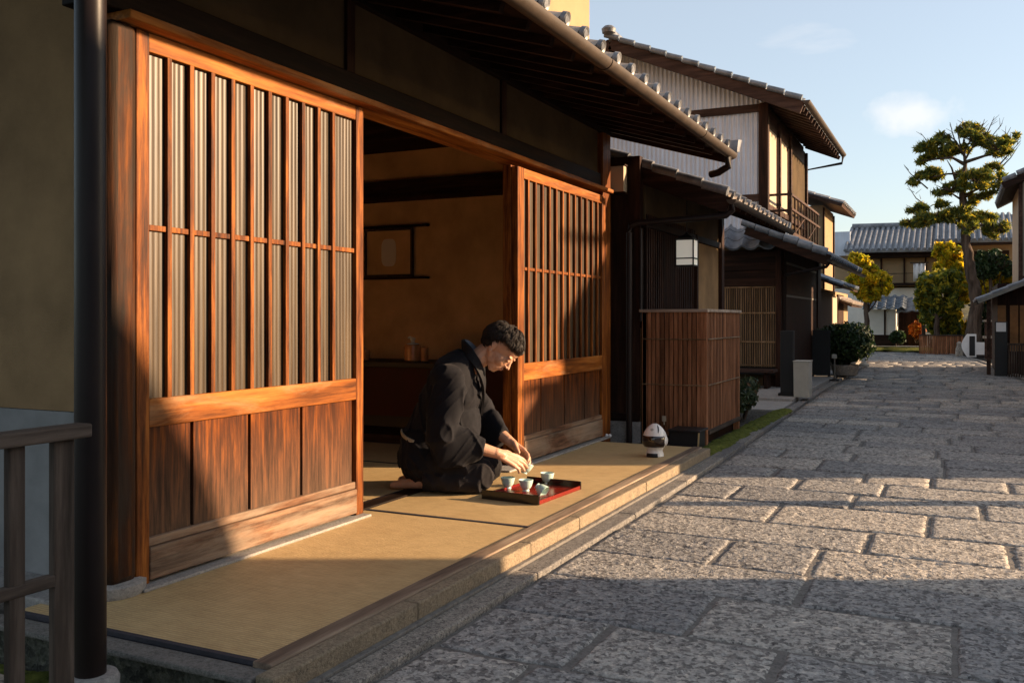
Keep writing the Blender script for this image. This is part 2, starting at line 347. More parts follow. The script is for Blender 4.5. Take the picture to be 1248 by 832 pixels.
bm = B()                                   # stone paving, each stone an uneven block
rng = random.Random(3)
rows = [-2.6, -2.2, -1.8, -1.4, -1.0, -.6, -.2, .2, .6, 1.0, 1.42, 1.84, 2.24, 2.63, 3.06, 3.43, 3.85, 4.25, 4.73, 5.12, 5.5, 5.85, 6.3, 6.7, 7.1]
while rows[-1] < 30.5: rows.append(rows[-1] + rng.uniform(.28, .44))
fixed = {2.24: [-.93, -.43, .45], 2.63: [-.714, .0, .75], 3.06: [-.47, .33], 3.43: [-.84, -.48, .62], 3.85: [-.33, .19, .8], 4.25: [-.78, -.11, .5], 4.73: [-1.06, -.47, .11, .7], 5.12: [-.8, -.35, .4]}
def paver(x0, x1, y0, y1, cell, tilt):
    nx = max(2, int((x1 - x0) / cell)); ny = max(2, int((y1 - y0) / cell)); h0 = rng.uniform(-.002, .002)
    tx, ty = rng.uniform(-tilt, tilt), rng.uniform(-tilt, tilt); sd = rng.uniform(0, 90)
    g = []
    for j in range(ny + 1):
        row = []
        for i in range(nx + 1):
            fx, fy = i / nx, j / ny
            x = x0 + (x1 - x0) * fx; y = y0 + (y1 - y0) * fy
            e = min(fx * (x1 - x0), (1 - fx) * (x1 - x0), fy * (y1 - y0), (1 - fy) * (y1 - y0))
            wob = noise.noise(Vector((x * 14 + sd, y * 14, 0))) * .006
            if i in (0, nx): x += wob
            if j in (0, ny): y += wob
            z = .0 + h0 + tx * (fx - .5) + ty * (fy - .5)
            z -= .006 * (1 - min(1, max(0, e + wob * .4) / .011)) ** 1.5
            if cell < .05:
                p = Vector((x, y, sd))
                z += .0012 * noise.noise(p * 26) + .0018 * noise.noise(p * 80)
                c = noise.noise(p * 44 + Vector((5, 3, 1)))
                if c > .3: z -= .005 * min(1, (c - .3) / .2)
            row.append(bm.verts.new((x, y, z)))
        g.append(row)
    for j in range(ny):
        for i in range(nx): bm.faces.new((g[j][i], g[j][i + 1], g[j + 1][i + 1], g[j + 1][i]))
    # skirt
    ring = [g[0][i] for i in range(nx + 1)] + [g[j][nx] for j in range(1, ny + 1)] + [g[ny][i] for i in range(nx - 1, -1, -1)] + [g[j][0] for j in range(ny - 1, 0, -1)]
    low = [bm.verts.new((q.co.x, q.co.y, -.03)) for q in ring]
    for k in range(len(ring)):
        a, b = ring[k], ring[(k + 1) % len(ring)]
        bm.faces.new((b, a, low[k], low[(k + 1) % len(ring)]))
for y0, y1 in zip(rows, rows[1:]):
    ym = (y0 + y1) / 2; xl, xr = lerp_path(LK, ym) + .012, lerp_path(RK, ym) - .012
    if y0 in fixed: cuts = [c for c in fixed[y0] if xl + .1 < c < xr - .1]
    else:
        cuts = []; x = xl + rng.uniform(.2, .75)
        while x < xr - .2: cuts.append(x); x += rng.uniform(.32, .75)
    xs = [xl] + cuts + [xr]
    cell = .0095 if 1.9 < y0 < 3.6 else .014 if 1.4 < y0 < 5.2 else .028 if 0 < y0 < 9 else .09
    for k, (a, b) in enumerate(zip(xs, xs[1:])):
        ga = 0 if k == 0 else rng.uniform(.005, .016); gb = 0 if k == len(xs) - 2 else rng.uniform(.006, .015)
        paver(a + ga, b - gb, y0 + rng.uniform(.005, .014) * (1 if ym < 6 else 1.25), y1 - rng.uniform(.004, .012), cell, .003)
bmesh.ops.recalc_face_normals(bm, faces=bm.faces)
struct('road', bm, M['paver'], smooth='all')
bm = B(); vs = []
for y in [-3 + k for k in range(35)]: vs.append((bm.verts.new((lerp_path(LK, y), y, -.0065 - .011 * min(1, max(0, (y - 4.5) / 4)))), bm.verts.new((lerp_path(RK, y), y, -.0065 - .011 * min(1, max(0, (y - 4.5) / 4))))))
for a, b in zip(vs, vs[1:]): bm.faces.new((a[0], a[1], b[1], b[0]))
struct('road_bed', bm, M['mortar'])
def kerb_line(name, path, off0, off1, zt, y0, y1, step, mat):
    bm = B(); y = y0; rr = random.Random(5)
    while y < y1:
        ye = min(y1, y + step * rr.uniform(.8, 1.2)); q = .003
        a, b = lerp_path(path, y + q), lerp_path(path, ye - q); dz = rr.uniform(-.002, .002)
        hexa(bm, [(a + off0, y + q, -.05), (a + off1, y + q, -.05), (b + off1, ye - q, -.05), (b + off0, ye - q, -.05),
                  (a + off0, y + q, zt + dz), (a + off1, y + q, zt + dz), (b + off1, ye - q, zt + dz), (b + off0, ye - q, zt + dz)])
        y = ye
    return struct(name, bm, mat, bevel=.006)
kerb_line('kerb', LK, -.088, -.004, .016, -2, 29, .95, M['kerb'])
kerb_line('kerb', RK, .004, .10, .014, -2, 29, .95, M['kerb'])

# ================================================================== materials of this house
def tatami_mat():
    m, nt, b = newmat('tatami'); v = coords(nt, (1, 1, 1), island=False)
    s = N(nt, 'ShaderNodeSeparateXYZ'); nt.links.new(v, s.inputs[0])
    wv = N(nt, 'ShaderNodeTexWave'); wv.wave_type = 'BANDS'; wv.bands_direction = 'Y'; wv.inputs['Scale'].default_value = 26; wv.inputs['Distortion'].default_value = 3.0; wv.inputs['Detail'].default_value = 3; wv.inputs['Detail Scale'].default_value = 1.5
    nt.links.new(v, wv.inputs['Vector'])
    st = noise_tex(nt, coords(nt, (1, .06, 1), island=False), 260, 3, .5)       # straws
    st2 = noise_tex(nt, coords(nt, (.12, 1, 1), island=False), 120, 3, .6)
    big = noise_tex(nt, v, 2.2, 6, .65); mid = noise_tex(nt, v, 16, 5, .7)
    col = ramp(nt, big, [(.3, (.50, .36, .18)), (.55, (.56, .41, .21)), (.75, (.60, .45, .24))]).outputs[0]
    col = mixc(nt, .35, col, ramp(nt, st2, [(.3, (.6, .56, .5)), (.65, (1.12, 1.1, 1.05))]).outputs[0], 'MULTIPLY')
    col = mixc(nt, .42, col, ramp(nt, wv.outputs[0], [(.1, (.62, .56, .5)), (.6, (1.1, 1.08, 1.05))]).outputs[0], 'MULTIPLY')
    col = mixc(nt, .3, col, ramp(nt, mid, [(.35, (.75, .7, .65)), (.6, (1.08, 1.06, 1.04))]).outputs[0], 'MULTIPLY')
    nt.links.new(col, b.inputs['Base Color']); b.inputs['Roughness'].default_value = .62; b.inputs['Specular IOR Level'].default_value = .25
    n1 = bump(nt, wv.outputs[0], b, .5, .003); n2 = bump(nt, st2, b, .4, .0012, n1)
    return m
M['tatami'] = tatami_mat()
M['mossy_stone'] = stone('mossy_stone', (.06, .06, .045), (.03, .035, .018), (.10, .10, .08), pit=70, bstr=.8, bd=.006, island=False)
M['side_stone'] = stone('side_stone', (.15, .14, .125), (.07, .068, .06), (.22, .205, .185), pit=130, bstr=.5, bd=.004, island=False, chips=False)
M['heri'] = plain('heri', (.035, .032, .04), .8, amt=.3, nscale=60, bstr=.3, bscale=500)
def ribbed_glass():
    m, nt, b = newmat('ribbed_glass'); v = coords(nt, (1, 1, .03), island=False)
    n = noise_tex(nt, v, 75, 4, .6); n2 = noise_tex(nt, coords(nt, (1, 1, .5), island=False), 6, 3)
    col = ramp(nt, n, [(.30, (.022, .014, .008)), (.5, (.052, .034, .019)), (.72, (.105, .072, .042))]).outputs[0]
    nt.links.new(col, b.inputs['Base Color']); b.inputs['Roughness'].default_value = .4
    b.inputs['Specular IOR Level'].default_value = .28
    bump(nt, n, b, .2, .002)
    return m
M['ribbed_glass'] = ribbed_glass()
M['lacquer_cabinet'] = plain('lacquer_cabinet', (.05, .006, .004), .65, amt=.25, nscale=5, bstr=.05)

# ================================================================== tiled roofs
def tile_roof(name, parent, e0, e1, up, mat, period=.2, course=.2, amp=.022, nper=8, thick=.03, lip=.012):
    """wavy kawara tiles: e0-e1 is the eave, up runs from the eave to the ridge"""
    e0, e1, up = Vector(e0), Vector(e1), Vector(up); ln = (e1 - e0).length; U = (e1 - e0) / ln; L = up.length; V = up / L
    nrm = U.cross(V); nrm = nrm if nrm.z > 0 else -nrm
    bm = B(); np_ = max(1, round(ln / period)); per = ln / np_; nu = np_ * nper; nc = max(1, round(L / course)); cs = L / nc
    rowsv = []
    for c in range(nc):
        for f, h in ((0, lip), (.97, 0)):
            rowsv.append((c + f) * cs); 
            r = []
            for i in range(nu + 1):
                t = (i / nper) % 1
                z = amp * (math.exp(-((t - .5) / .17) ** 2) * 1.6 - .35 * math.cos(2 * PI * t))
                jit = .0025 * noise.noise(Vector((i // nper * 3.1, c * 2.7, 1)))
                r.append(e0 + U * (i / nu * ln) + V * ((c + f) * cs) + nrm * (z + h + jit))
            rowsv[-1] = [bm.verts.new(p) for p in r]
    for a, b in zip(rowsv, rowsv[1:]):
        for i in range(nu): bm.faces.new((a[i], a[i + 1], b[i + 1], b[i]))
    lo = [bm.verts.new(q.co - nrm * thick) for q in rowsv[0]]; hi = [bm.verts.new(q.co - nrm * thick) for q in rowsv[-1]]
    for i in range(nu):
        bm.faces.new((lo[i], lo[i + 1], rowsv[0][i + 1], rowsv[0][i])); bm.faces.new((hi[i + 1], hi[i], rowsv[-1][i], rowsv[-1][i + 1]))
    for k in (0, nu):
        for a, b in zip(rowsv, rowsv[1:]):
            q0 = bm.verts.new(a[k].co - nrm * thick); q1 = bm.verts.new(b[k].co - nrm * thick); bm.faces.new((a[k], b[k], q1, q0))
    bmesh.ops.recalc_face_normals(bm, faces=bm.faces)
    return obj(name, bm, mat, parent, smooth=True)
def eave_caps(name, parent, e0, e1, up, mat, period, r=.034, ln=.07, proud=.012, h=.02):
    e0, e1 = Vector(e0), Vector(e1); L = (e1 - e0).length; n_ = max(1, round(L / period)); U = (e1 - e0) / L; V = Vector(up).normalized()
    nrm = U.cross(V); nrm = nrm if nrm.z > 0 else -nrm
    bm = B()
    for i in range(n_):
        c = e0 + U * ((i + .5) * L / n_) + nrm * h - V * proud
        lathe(bm, [(r * .5, -.002), (r * .62, .003), (r * .78, 0), (r, -.003), (r, ln)], c, 14, V)
    return obj(name, bm, mat, parent, smooth=True)
def slab(bm, p0, p1, up, th):      # sloping board under a roof
    p0, p1, up = Vector(p0), Vector(p1), Vector(up); n_ = (p1 - p0).cross(up).normalized(); n_ = n_ if n_.z > 0 else -n_
    hexa(bm, [p0 - n_ * th, p1 - n_ * th, p1 + up - n_ * th, p0 + up - n_ * th, p0, p1, p1 + up, p0 + up])
    bmesh.ops.recalc_face_normals(bm, faces=bm.faces)
def half_gutter(bm, a, b, r=.03, n=10, th=.004):
    a, b = Vector(a), Vector(b); d = (b - a).normalized(); s = d.cross(Vector((0, 0, 1))).normalized(); u = Vector((0, 0, 1))
    pro = [(s * math.cos(t) + u * math.sin(t)) * r for t in [PI + PI * k / n for k in range(n + 1)]] 
    pro += [(s * math.cos(t) + u * math.sin(t)) * (r - th) for t in [2 * PI - PI * k / n for k in range(n + 1)]]
    A = [bm.verts.new(a + p) for p in pro]; D = [bm.verts.new(b + p) for p in pro]; m = len(pro)
    for k in range(m): bm.faces.new((A[k], A[(k + 1) % m], D[(k + 1) % m], D[k]))
    cA = [bm.verts.new(a + p) for p in pro[:n + 1]]; cD = [bm.verts.new(b + p) for p in pro[:n + 1]]
    bm.faces.new(cA[::-1]); bm.faces.new(cD)

# ================================================================== the tea house
H1 = thing('wooden_house', 'old dark timber townhouse in the foreground with sunlit lattice doors open onto a tatami veranda', 'house', (-2.4, 4.2, ZP))
FX = -2.30
# corner post on its round stone
bm = B(); box(bm, -2.44, -2.285, 1.965, 2.07, ZP + .035, 1.83)
obj('post', bm, M['wood_post'], H1, bevel=.026, smooth=True)
bm = B(); lathe(bm, [(.10, 0), (.105, .01), (.105, .035), (.085, .045)], (-2.365, 2.03, ZP), 28); obj('post_stone', bm, M['concrete'], H1, smooth=True)
def sliding_door(y0, y1, xf, npan, slats, label, seed, stile_w=.052, left_stile=None, glass=True, zt=1.825, zb=ZP + .012, rail=(.575, .665), botrail=.225):
    sw = stile_w; ls = left_stile or sw; th = .04
    dr = bpy.data.objects.new('sliding_door', None); C.objects.link(dr); dr.parent = H1; dr['label'] = label; ORG[dr.name] = org(H1); d = B()
    # stiles and rails
    box(d, xf - th, xf, y0, y0 + ls, zb, zt); box(d, xf - th, xf, y1 - sw, y1, zb, zt)
    obj('door_stile', d, M['wood_v'], dr, bevel=.003)
    r = B(); box(r, xf - th, xf - .003, y0 + ls, y1 - sw, zt - .06, zt); box(r, xf - th, xf - .001, y0 + ls, y1 - sw, rail[0], rail[1])
    o = obj('door_rail', r, M['wood_y'], dr, bevel=.003)
    r = B(); box(r, xf - th, xf + .004, y0 + ls, y1 - sw, zb + .01, botrail - .03); box(r, xf - th, xf - .004, y0 + ls, y1 - sw, botrail - .028, botrail)
    obj('door_rail', r, M['wood_worn'], dr, bevel=.004)
    p = B(); a, b = y0 + ls, y1 - sw; gaps = [a] + list(npan) + [b]
    for q0, q1 in zip(gaps, gaps[1:]): box(p, xf - .03, xf - .016, q0 + (0 if q0 == a else .007), q1 - (0.007 if q1 != b else .012), botrail - .005, rail[0] + .005)
    obj('door_panel', p, M['wood_panel'], dr, bevel=.002)
    p = B(); box(p, xf - .038, xf - .031, a, b, botrail - .003, rail[0] + .003); obj('panel_backing', p, M['black'], dr)
    s = B()
    for k in slats: box(s, xf - .019, xf - .004, k - .0095, k + .0095, rail[1] - .004, zt - .058)
    box(s, xf - .0185, xf - .010, a, b, 1.20, 1.218)
    obj('door_lattice', s, M['wood_v'], dr, bevel=.0015)
    g = B()
    ny = int((b - a) / .0055); z0, z1 = rail[1] - .002, zt - .056; rgn = random.Random(seed)
    prev = None
    for i in range(ny + 1):
        y = a + (b - a) * i / ny; x = xf - .0215 + .0009 * math.sin(i * 1.57) + .0003 * rgn.uniform(-1, 1)
        c = (g.verts.new((x, y, z0)), g.verts.new((x, y, z1)))
        if prev: g.faces.new((prev[0], c[0], c[1], prev[1]))
        prev = c
    obj('door_glass', g, M['ribbed_glass'] if glass else M['wood_dark'], dr, smooth='all')
    return dr
sliding_door(2.073, 3.293, FX, [2.32, 2.60, 2.895], [2.115 + .0975 * k for k in range(0, 11)], 'large sunlit lattice door with ribbed glass, beside the corner post', 1)
sliding_door(4.74, 6.20, FX + .05, [5.10, 5.47, 5.83], [4.90 + .105 * k for k in range(12)], 'lattice door half in shadow behind the kneeling man', 2, stile_w=.07, left_stile=.085, zt=1.79, rail=(.56, .66), botrail=.24)
# jambs, lintel, sill, wall above
bm = B(); box(bm, -2.345, -2.292, 4.735, 4.80, ZP + .012, 1.80); box(bm, -2.42, -2.27, 6.20, 6.36, 0, 2.25)
obj('door_jamb', bm, M['wood_v'], H1, bevel=.004)
bm = B(); box(bm, -2.42, -2.245, 2.0, 6.36, 1.828, 1.856); obj('lintel', bm, M['wood_y'], H1, bevel=.004)
bm = B(); box(bm, -2.42, -2.285, 1.9, 6.40, 1.858, 1.955); box(bm, -2.42, -2.28, 1.9, 6.4, 2.26, 2.36); obj('beam', bm, M['wood_dark_y'], H1, bevel=.004)
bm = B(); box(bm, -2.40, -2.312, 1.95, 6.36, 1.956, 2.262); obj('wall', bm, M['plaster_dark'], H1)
for y in (3.20, 4.66, 6.30, 1.95):
    bm = B(); box(bm, -2.41, -2.297, y - .028, y + .028, 1.956, 2.26); obj('stud', bm, M['wood_dark'], H1)
bm = B(); box(bm, -2.44, -2.262, 2.07, 3.30, ZP, ZP + .011); box(bm, -2.43, -2.215, 4.56, 6.22, ZP, ZP + .011); obj('sill', bm, M['concrete'], H1, bevel=.003)
bm = B(); box(bm, -2.44, -2.36, 3.30, 4.56, ZP + .001, ZP + .01); obj('sill', bm, M['wood_dark_y'], H1)
# side wall towards the camera: ochre plaster over grey wainscot
bm = B(); box(bm, -4.6, -2.43, 2.055, 2.15, .62, 2.6); obj('side_wall', bm, M['plaster'], H1)
bm = B(); box(bm, -4.6, -2.43, 2.05, 2.15, .02, .618); obj('wainscot', bm, M['plaster_grey'], H1)
bm = B(); box(bm, -4.6, -2.35, 1.86, 2.05, .0, ZP + .012); obj('wall_footing', bm, M['concrete'], H1, bevel=.006)
# room inside
bm = B(); box(bm, -5.9, -2.42, 6.22, 6.34, -.02, 2.3); box(bm, -6.0, -5.9, 2.15, 6.34, -.02, 2.3); box(bm, -5.9, -2.45, 2.151, 2.2, ZP, 2.3)
obj('room_wall', bm, M['plaster_in'], H1)
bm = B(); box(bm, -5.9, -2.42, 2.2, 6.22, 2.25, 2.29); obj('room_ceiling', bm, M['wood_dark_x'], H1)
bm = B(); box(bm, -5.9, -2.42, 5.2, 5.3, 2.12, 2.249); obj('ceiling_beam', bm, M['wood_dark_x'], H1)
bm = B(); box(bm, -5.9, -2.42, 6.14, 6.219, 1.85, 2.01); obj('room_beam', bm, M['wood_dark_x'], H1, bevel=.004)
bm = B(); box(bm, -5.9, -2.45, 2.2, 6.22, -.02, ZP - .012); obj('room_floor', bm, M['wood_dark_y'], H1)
bm = B(); box(bm, -5.9, -2.45, 5.30, 6.22, ZP, ZP + .055); obj('alcove_step', bm, M['wood_dark_x'], H1, bevel=.004)
# roof
EX = -1.47; EZ = 2.115; SL = .30
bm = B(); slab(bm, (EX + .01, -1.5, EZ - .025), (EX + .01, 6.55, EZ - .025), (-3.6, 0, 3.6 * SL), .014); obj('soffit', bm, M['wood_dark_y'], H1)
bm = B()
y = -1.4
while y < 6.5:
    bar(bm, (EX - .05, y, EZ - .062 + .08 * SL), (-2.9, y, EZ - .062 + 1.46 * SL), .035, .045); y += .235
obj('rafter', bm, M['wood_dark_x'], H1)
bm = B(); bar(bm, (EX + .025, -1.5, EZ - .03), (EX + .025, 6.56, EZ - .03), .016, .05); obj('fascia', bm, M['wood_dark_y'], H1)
bm = B(); bar(bm, (EX + .02, 6.56, EZ - .045), (-4.9, 6.56, EZ - .045 + 3.45 * SL), .03, .10); obj('bargeboard', bm, M['wood_dark_x'], H1)
tile_roof('roof', H1, (EX, -1.5, EZ), (EX, 6.58, EZ), (-3.5, 0, 3.5 * SL), M['tile_warm'], period=.212, course=.2, amp=.027)
eave_caps('eave_tile', H1, (EX + .01, -1.5, EZ), (EX + .01, 6.58, EZ), (-1, 0, SL), M['tile'], .212, r=.032, h=.036, ln=.018)  # dark tile colour stands in for the shade on the cap faces
bm = B(); half_gutter(bm, (-1.44, -1.6, 2.092), (-1.44, 6.60, 2.092), .040); 
for y in (2.2, 3.95, 5.7): half_gutter(bm, (-1.44, y, 2.0915), (-1.44, y + .012, 2.0915), .0435)
g1 = obj('gutter', bm, M['gutter'], H1, smooth=True)
bm = B(); tube(bm, [(-1.445, 6.50, 2.06), (-1.445, 6.50, 1.99), (-1.52, 6.52, 1.955), (-1.58, 6.55, 1.95)], .026, 12); obj('downpipe', bm, M['pipe'], H1, smooth=True)
bm = B(); hexa(bm, [(-1.50, 6.585, 2.10), (-1.40, 6.585, 2.10), (-1.40, 6.66, 2.11), (-1.50, 6.66, 2.11), (-1.52, 6.585, 2.19), (-1.39, 6.585, 2.19), (-1.38, 6.66, 2.20), (-1.52, 6.66, 2.20)]); obj('end_tile', bm, M['tile'], H1, bevel=.006)
# upper storey behind (pale wall catching the sun above the eave)
bm = B(); box(bm, -6.5, -3.83, 5.2, 10.0, 2.9, 7.6); obj('upper_wall', bm, M['plaster_tan'], H1)
# dark round downpipe by the corner
bm = B(); P0 = Vector((-1.915, 1.585, 0))
tube(bm, [P0 + Vector((0, 0, .04)), P0 + Vector((0, 0, 2.22))], .037, 24); obj('veranda_post', bm, M['pipe'], H1, smooth=True)
bm = B(); lathe(bm, [(.065, -.06), (.068, .035), (.062, .048), (.03, .05)], P0, 26); obj('post_collar', bm, M['concrete'], H1, smooth=True)

# ================================================================== veranda
V = thing('veranda', 'low stone and timber veranda step running along the open front of the tea house', 'veranda', (-1.9, 3.8, 0))
PX = -1.445
bm = B(); y = 1.70; rr = random.Random(2)
for ye in (2.35, 3.16, 3.66, 4.6, 5.3, 5.98):
    box(bm, PX - .055, PX + rr.uniform(-.001, .001), y + .0015, ye - .0015, -.03, ZP + .003); y = ye
obj('edge_stone', bm, M['edge_stone'], V, bevel=.006)
bm = B(); box(bm, PX - .115, PX - .0555, 1.76, 5.98, .0, ZP + .008); obj('edge_board', bm, M['wood_strip'], V, bevel=.005)
bm = B(); box(bm, -2.6, PX - .06, 1.69, 1.765, ZP - .022, ZP - .006); box(bm, -4.5, -2.604, 1.78, 1.86, -.03, ZP - .01); obj('edge_stone', bm, M['side_stone'], V, bevel=.005)
bm = B(); box(bm, -2.6, PX - .06, 1.715, 1.765, -.08, ZP - .0225); obj('plinth', bm, M['mossy_stone'], V, bevel=.008)
bm = B(); box(bm, -2.46, PX - .118, 1.768, 6.02, -.03, ZP - .014); obj('base', bm, M['concrete'], V)
bm = B(); box(bm, PX + .001, PX + .022, 1.4, 6.2, -.03, .024); obj('ledge', bm, M['mortar'], V, bevel=.003)  # dark mortar colour stands in for the shade under the veranda edge
def mat_thing(x0, x1, y0, y1, label, borders):
    t = thing('tatami_mat', label, 'tatami mat', ((x0 + x1) / 2, (y0 + y1) / 2, ZP - .012), 'tatami mats')
    bm = B(); nx, ny = 14, 30
    def hh(x, y): return ZP + .0012 * noise.noise(Vector((x * 3, y * 3, 0)))
    hgrid(bm, x0, x1, y0, y1, nx, ny, hh)
    ring = [e for e in bm.edges if len(e.link_faces) == 1]
    r = bmesh.ops.extrude_edge_only(bm, edges=ring)
    for q in r['geom']:
        if isinstance(q, bmesh.types.BMVert): q.co.z = ZP - .012
    bmesh.ops.recalc_face_normals(bm, faces=bm.faces)
    obj('mat_surface', bm, M['tatami'], t, smooth=True)
    for (a, b, c, d) in borders:
        bm = B(); box(bm, a, b, c, d, ZP - .011, ZP + .0035); obj('cloth_border', bm, M['heri'], t, bevel=.0015)
    return t
mat_thing(-2.46, PX - .119, 1.79, 3.395, 'tatami mat at the near end of the veranda, mostly in shade', [(-2.46, PX - .119, 1.772, 1.79)])
mat_thing(-2.46, PX - .119, 3.415, 6.0, 'sunlit tatami mat on the veranda under the tea tray', [(-2.46, PX - .119, 3.395, 3.415)])
mat_thing(-3.4, -2.47, 3.60, 4.55, 'indoor tatami mat just inside the open doorway behind the kneeling man', [(-3.4, -2.47, 4.55, 4.57), (-2.47, -2.462, 3.6, 4.57)])
mat_thing(-4.6, -2.47, 4.58, 5.29, 'indoor tatami mat furthest back in front of the low cabinet', [(-4.6, -2.47, 5.275, 5.292)])
mat_thing(-3.4, -2.47, 2.3, 3.59, 'indoor tatami mat hidden mostly behind the big lattice door', [(-2.47, -2.462, 2.3, 3.59)])

# cabinet and what stands on it
CT = onY(503, 440, 5.8).z
cab = thing('cabinet', 'long low dark red lacquer cabinet against the inner wall', 'cabinet', (-3.9, 5.8, ZP + .055))
bm = B(); box(bm, -4.9, -2.75, 5.62, 6.12, CT - .04, CT); obj('cabinet_top', bm, M['black'], cab, bevel=.004)
bm = B(); box(bm, -4.86, -2.8, 5.66, 6.1, .21, CT - .041); obj('cabinet_body', bm, M['lacquer_cabinet'], cab)
bm = B()
for x in (-4.5, -3.95, -3.4): box(bm, x - .003, x + .003, 5.655, 5.662, .22, CT - .05)
obj('door_seam', bm, M['black'], cab)
bm = B(); box(bm, -4.84, -2.82, 5.70, 6.08, ZP + .055, .21); obj('cabinet_plinth', bm, M['black'], cab)
M['jug'] = plain('jug', (.70, .30, .11), .25, amt=.35, nscale=6, bstr=.05, spec=.6)
M['ceramic'] = plain('ceramic', (.70, .74, .68), .22, amt=.06, nscale=12, bstr=.03, spec=.6)
jc = onY(503, 440, 5.8); jx = jc.x
jug = thing('jug', 'brown glazed stoneware jug with a pale knob on its lid', 'jug', (jx, 5.8, CT))
bm = B(); lathe(bm, [(.052, 0), (.060, .006), (.062, .10), (.058, .118), (.045, .124)], (jx, 5.8, CT), 30); obj('jug_body', bm, M['jug'], jug, smooth=True)
bm = B(); lathe(bm, [(.046, .124), (.044, .13), (.016, .137), (.013, .15), (.021, .158), (.022, .168), (.012, .176)], (jx, 5.8, CT), 24)
tube(bm, [(jx, 5.8, CT + .165), (jx - .025, 5.8, CT + .177), (jx - .036, 5.79, CT + .171)], [.011, .010, .006], 10); obj('jug_lid', bm, M['ceramic'], jug, smooth=True)
cj = onY(447, 440, 5.8)
bm = B(); lathe(bm, [(.022, 0), (.028, .01), (.033, .075), (.030, .077), (.025, .012)], (cj.x - .01, 5.8, CT), 22)
tag(obj('clay_cup', bm, M['jug'], smooth=True, loc=(cj.x, 5.8, CT)), 'small brown clay cup on the cabinet close to the lattice door', 'cup')
bm = B(); lathe(bm, [(.026, 0), (.03, .006), (.03, .10), (.026, .104)], (jx + .082, 5.83, CT), 22)
tag(obj('tea_caddy', bm, M['jug'], smooth=True, loc=(jx + .082, 5.83, CT)), 'narrow reddish tea caddy standing right beside the jug', 'tea caddy')
# framed picture on its rail
a = onY(447, 338, 6.2); b_ = onY(503, 277, 6.2)
pf = thing('framed_picture', 'small framed brown picture hung between two rails on the inner wall', 'picture', ((a.x + b_.x) / 2, 6.2, a.z))
bm = B(); x0, x1, z0, z1 = a.x - .02, b_.x, a.z, b_.z
for q in ((x0, x1, z0, z0 + .018), (x0, x1, z1 - .018, z1), (x0, x0 + .018, z0 + .018, z1 - .018), (x1 - .018, x1, z0 + .018, z1 - .018)): box(bm, q[0], q[1], 6.19, 6.217, q[2], q[3])
obj('picture_frame', bm, M['wood_rail'], pf, bevel=.002)
bm = B(); box(bm, x0 + .018, x1 - .018, 6.205, 6.216, z0 + .018, z1 - .018); obj('picture_sheet', bm, M['plaster_in'], pf)
bm = B(); xm = (x0 + x1) / 2; prism(bm, [(xm + .07 * abs(math.cos(t)) ** .5 * (1 if math.cos(t) > 0 else -1), (z0 + z1) / 2 + .11 * abs(math.sin(t)) ** .6 * (1 if math.sin(t) > 0 else -1)) for t in [2 * PI * k / 32 for k in range(32)]], 6.2035, 6.2048); obj('picture_motif', bm, M['plaster_white'], pf)
rl = thing('wall_rack', 'thin dark rack bars above and below the framed picture', 'rack', (xm, 6.2, z0))
for z in (z0 - .012, z1 + .012):
    bm = B(); box(bm, x0 - .1, onY(522, 300, 6.2).x, 6.17, 6.219, z - .008, z + .008); obj('rack_bar', bm, M['wood_dark_x'], rl)

# railing at the left
ra = onZ(104, 832, 0); RX = -1.60
rail = thing('railing', 'weathered grey wooden railing at the left beside the dark round post', 'railing', (RX, .9, -.05))
ye = onX(104, 520, RX).y
def zat(x, y): return onX(x, y, RX).z
zt = zat(103, 515)
bm = B(); box(bm, RX - .022, RX + .022, -1.2, ye, zt - .028, zt); obj('top_rail', bm, M['wood_rail_y'], rail, bevel=.004)
for (xa, xb) in ((63, 88), (8, 28)):
    ya, yb = onX(xa, 600, RX).y, onX(xb, 600, RX).y
    bm = B(); box(bm, RX - .010, RX + .008, ya, yb, -.06, zt - .0275); obj('rail_post', bm, M['wood_rail'], rail, bevel=.003)
for k in range(6):
    ya = onX(8, 600, RX).y - .17 * (k + 1)
    bm = B(); box(bm, RX - .02, RX + .016, ya, ya + .03, -.06, zt - .0275); obj('rail_post', bm, M['wood_rail'], rail, bevel=.003)
zl = zat(60, 708); bm = B(); box(bm, RX - .012, RX + .010, -1.2, onX(64, 600, RX).y, zl - .012, zl + .012); obj('lower_rail', bm, M['wood_rail_y'], rail, bevel=.003)
# moss and stones under it
bm = B(); hgrid(bm, -3.2, -1.46, .2, 1.70, 60, 50, lambda x, y: -.045 + .018 * noise.noise(Vector((x * 7, y * 7, 0))) + .01 * noise.noise(Vector((x * 25, y * 25, 3))))
o = obj('moss_bed', bm, M['moss'], smooth=True); o['kind'] = 'stuff'; tag(o, 'damp moss and dirt below the near end of the veranda', 'moss')
for k, (sx, sy, s) in enumerate(((-2.24, 1.52, .07), (-1.75, 1.30, .05))):
    bm = B(); bmesh.ops.create_icosphere(bm, subdivisions=3, radius=s)
    for q in bm.verts: q.co = Vector((q.co.x * 1.3, q.co.y, q.co.z * .6)) * (1 + .35 * noise.noise(q.co * 14 + Vector((k, 0, 0)))) + Vector((sx, sy, -.03))
    tag(obj('garden_stone', bm, M['foot_stone'], smooth=True, loc=(sx, sy, -.05)), ['rough grey stone on the moss seen between the railing posts', 'rough grey stone lying on the moss in front of the dark round post'][k], 'stone', 'stones in the moss')
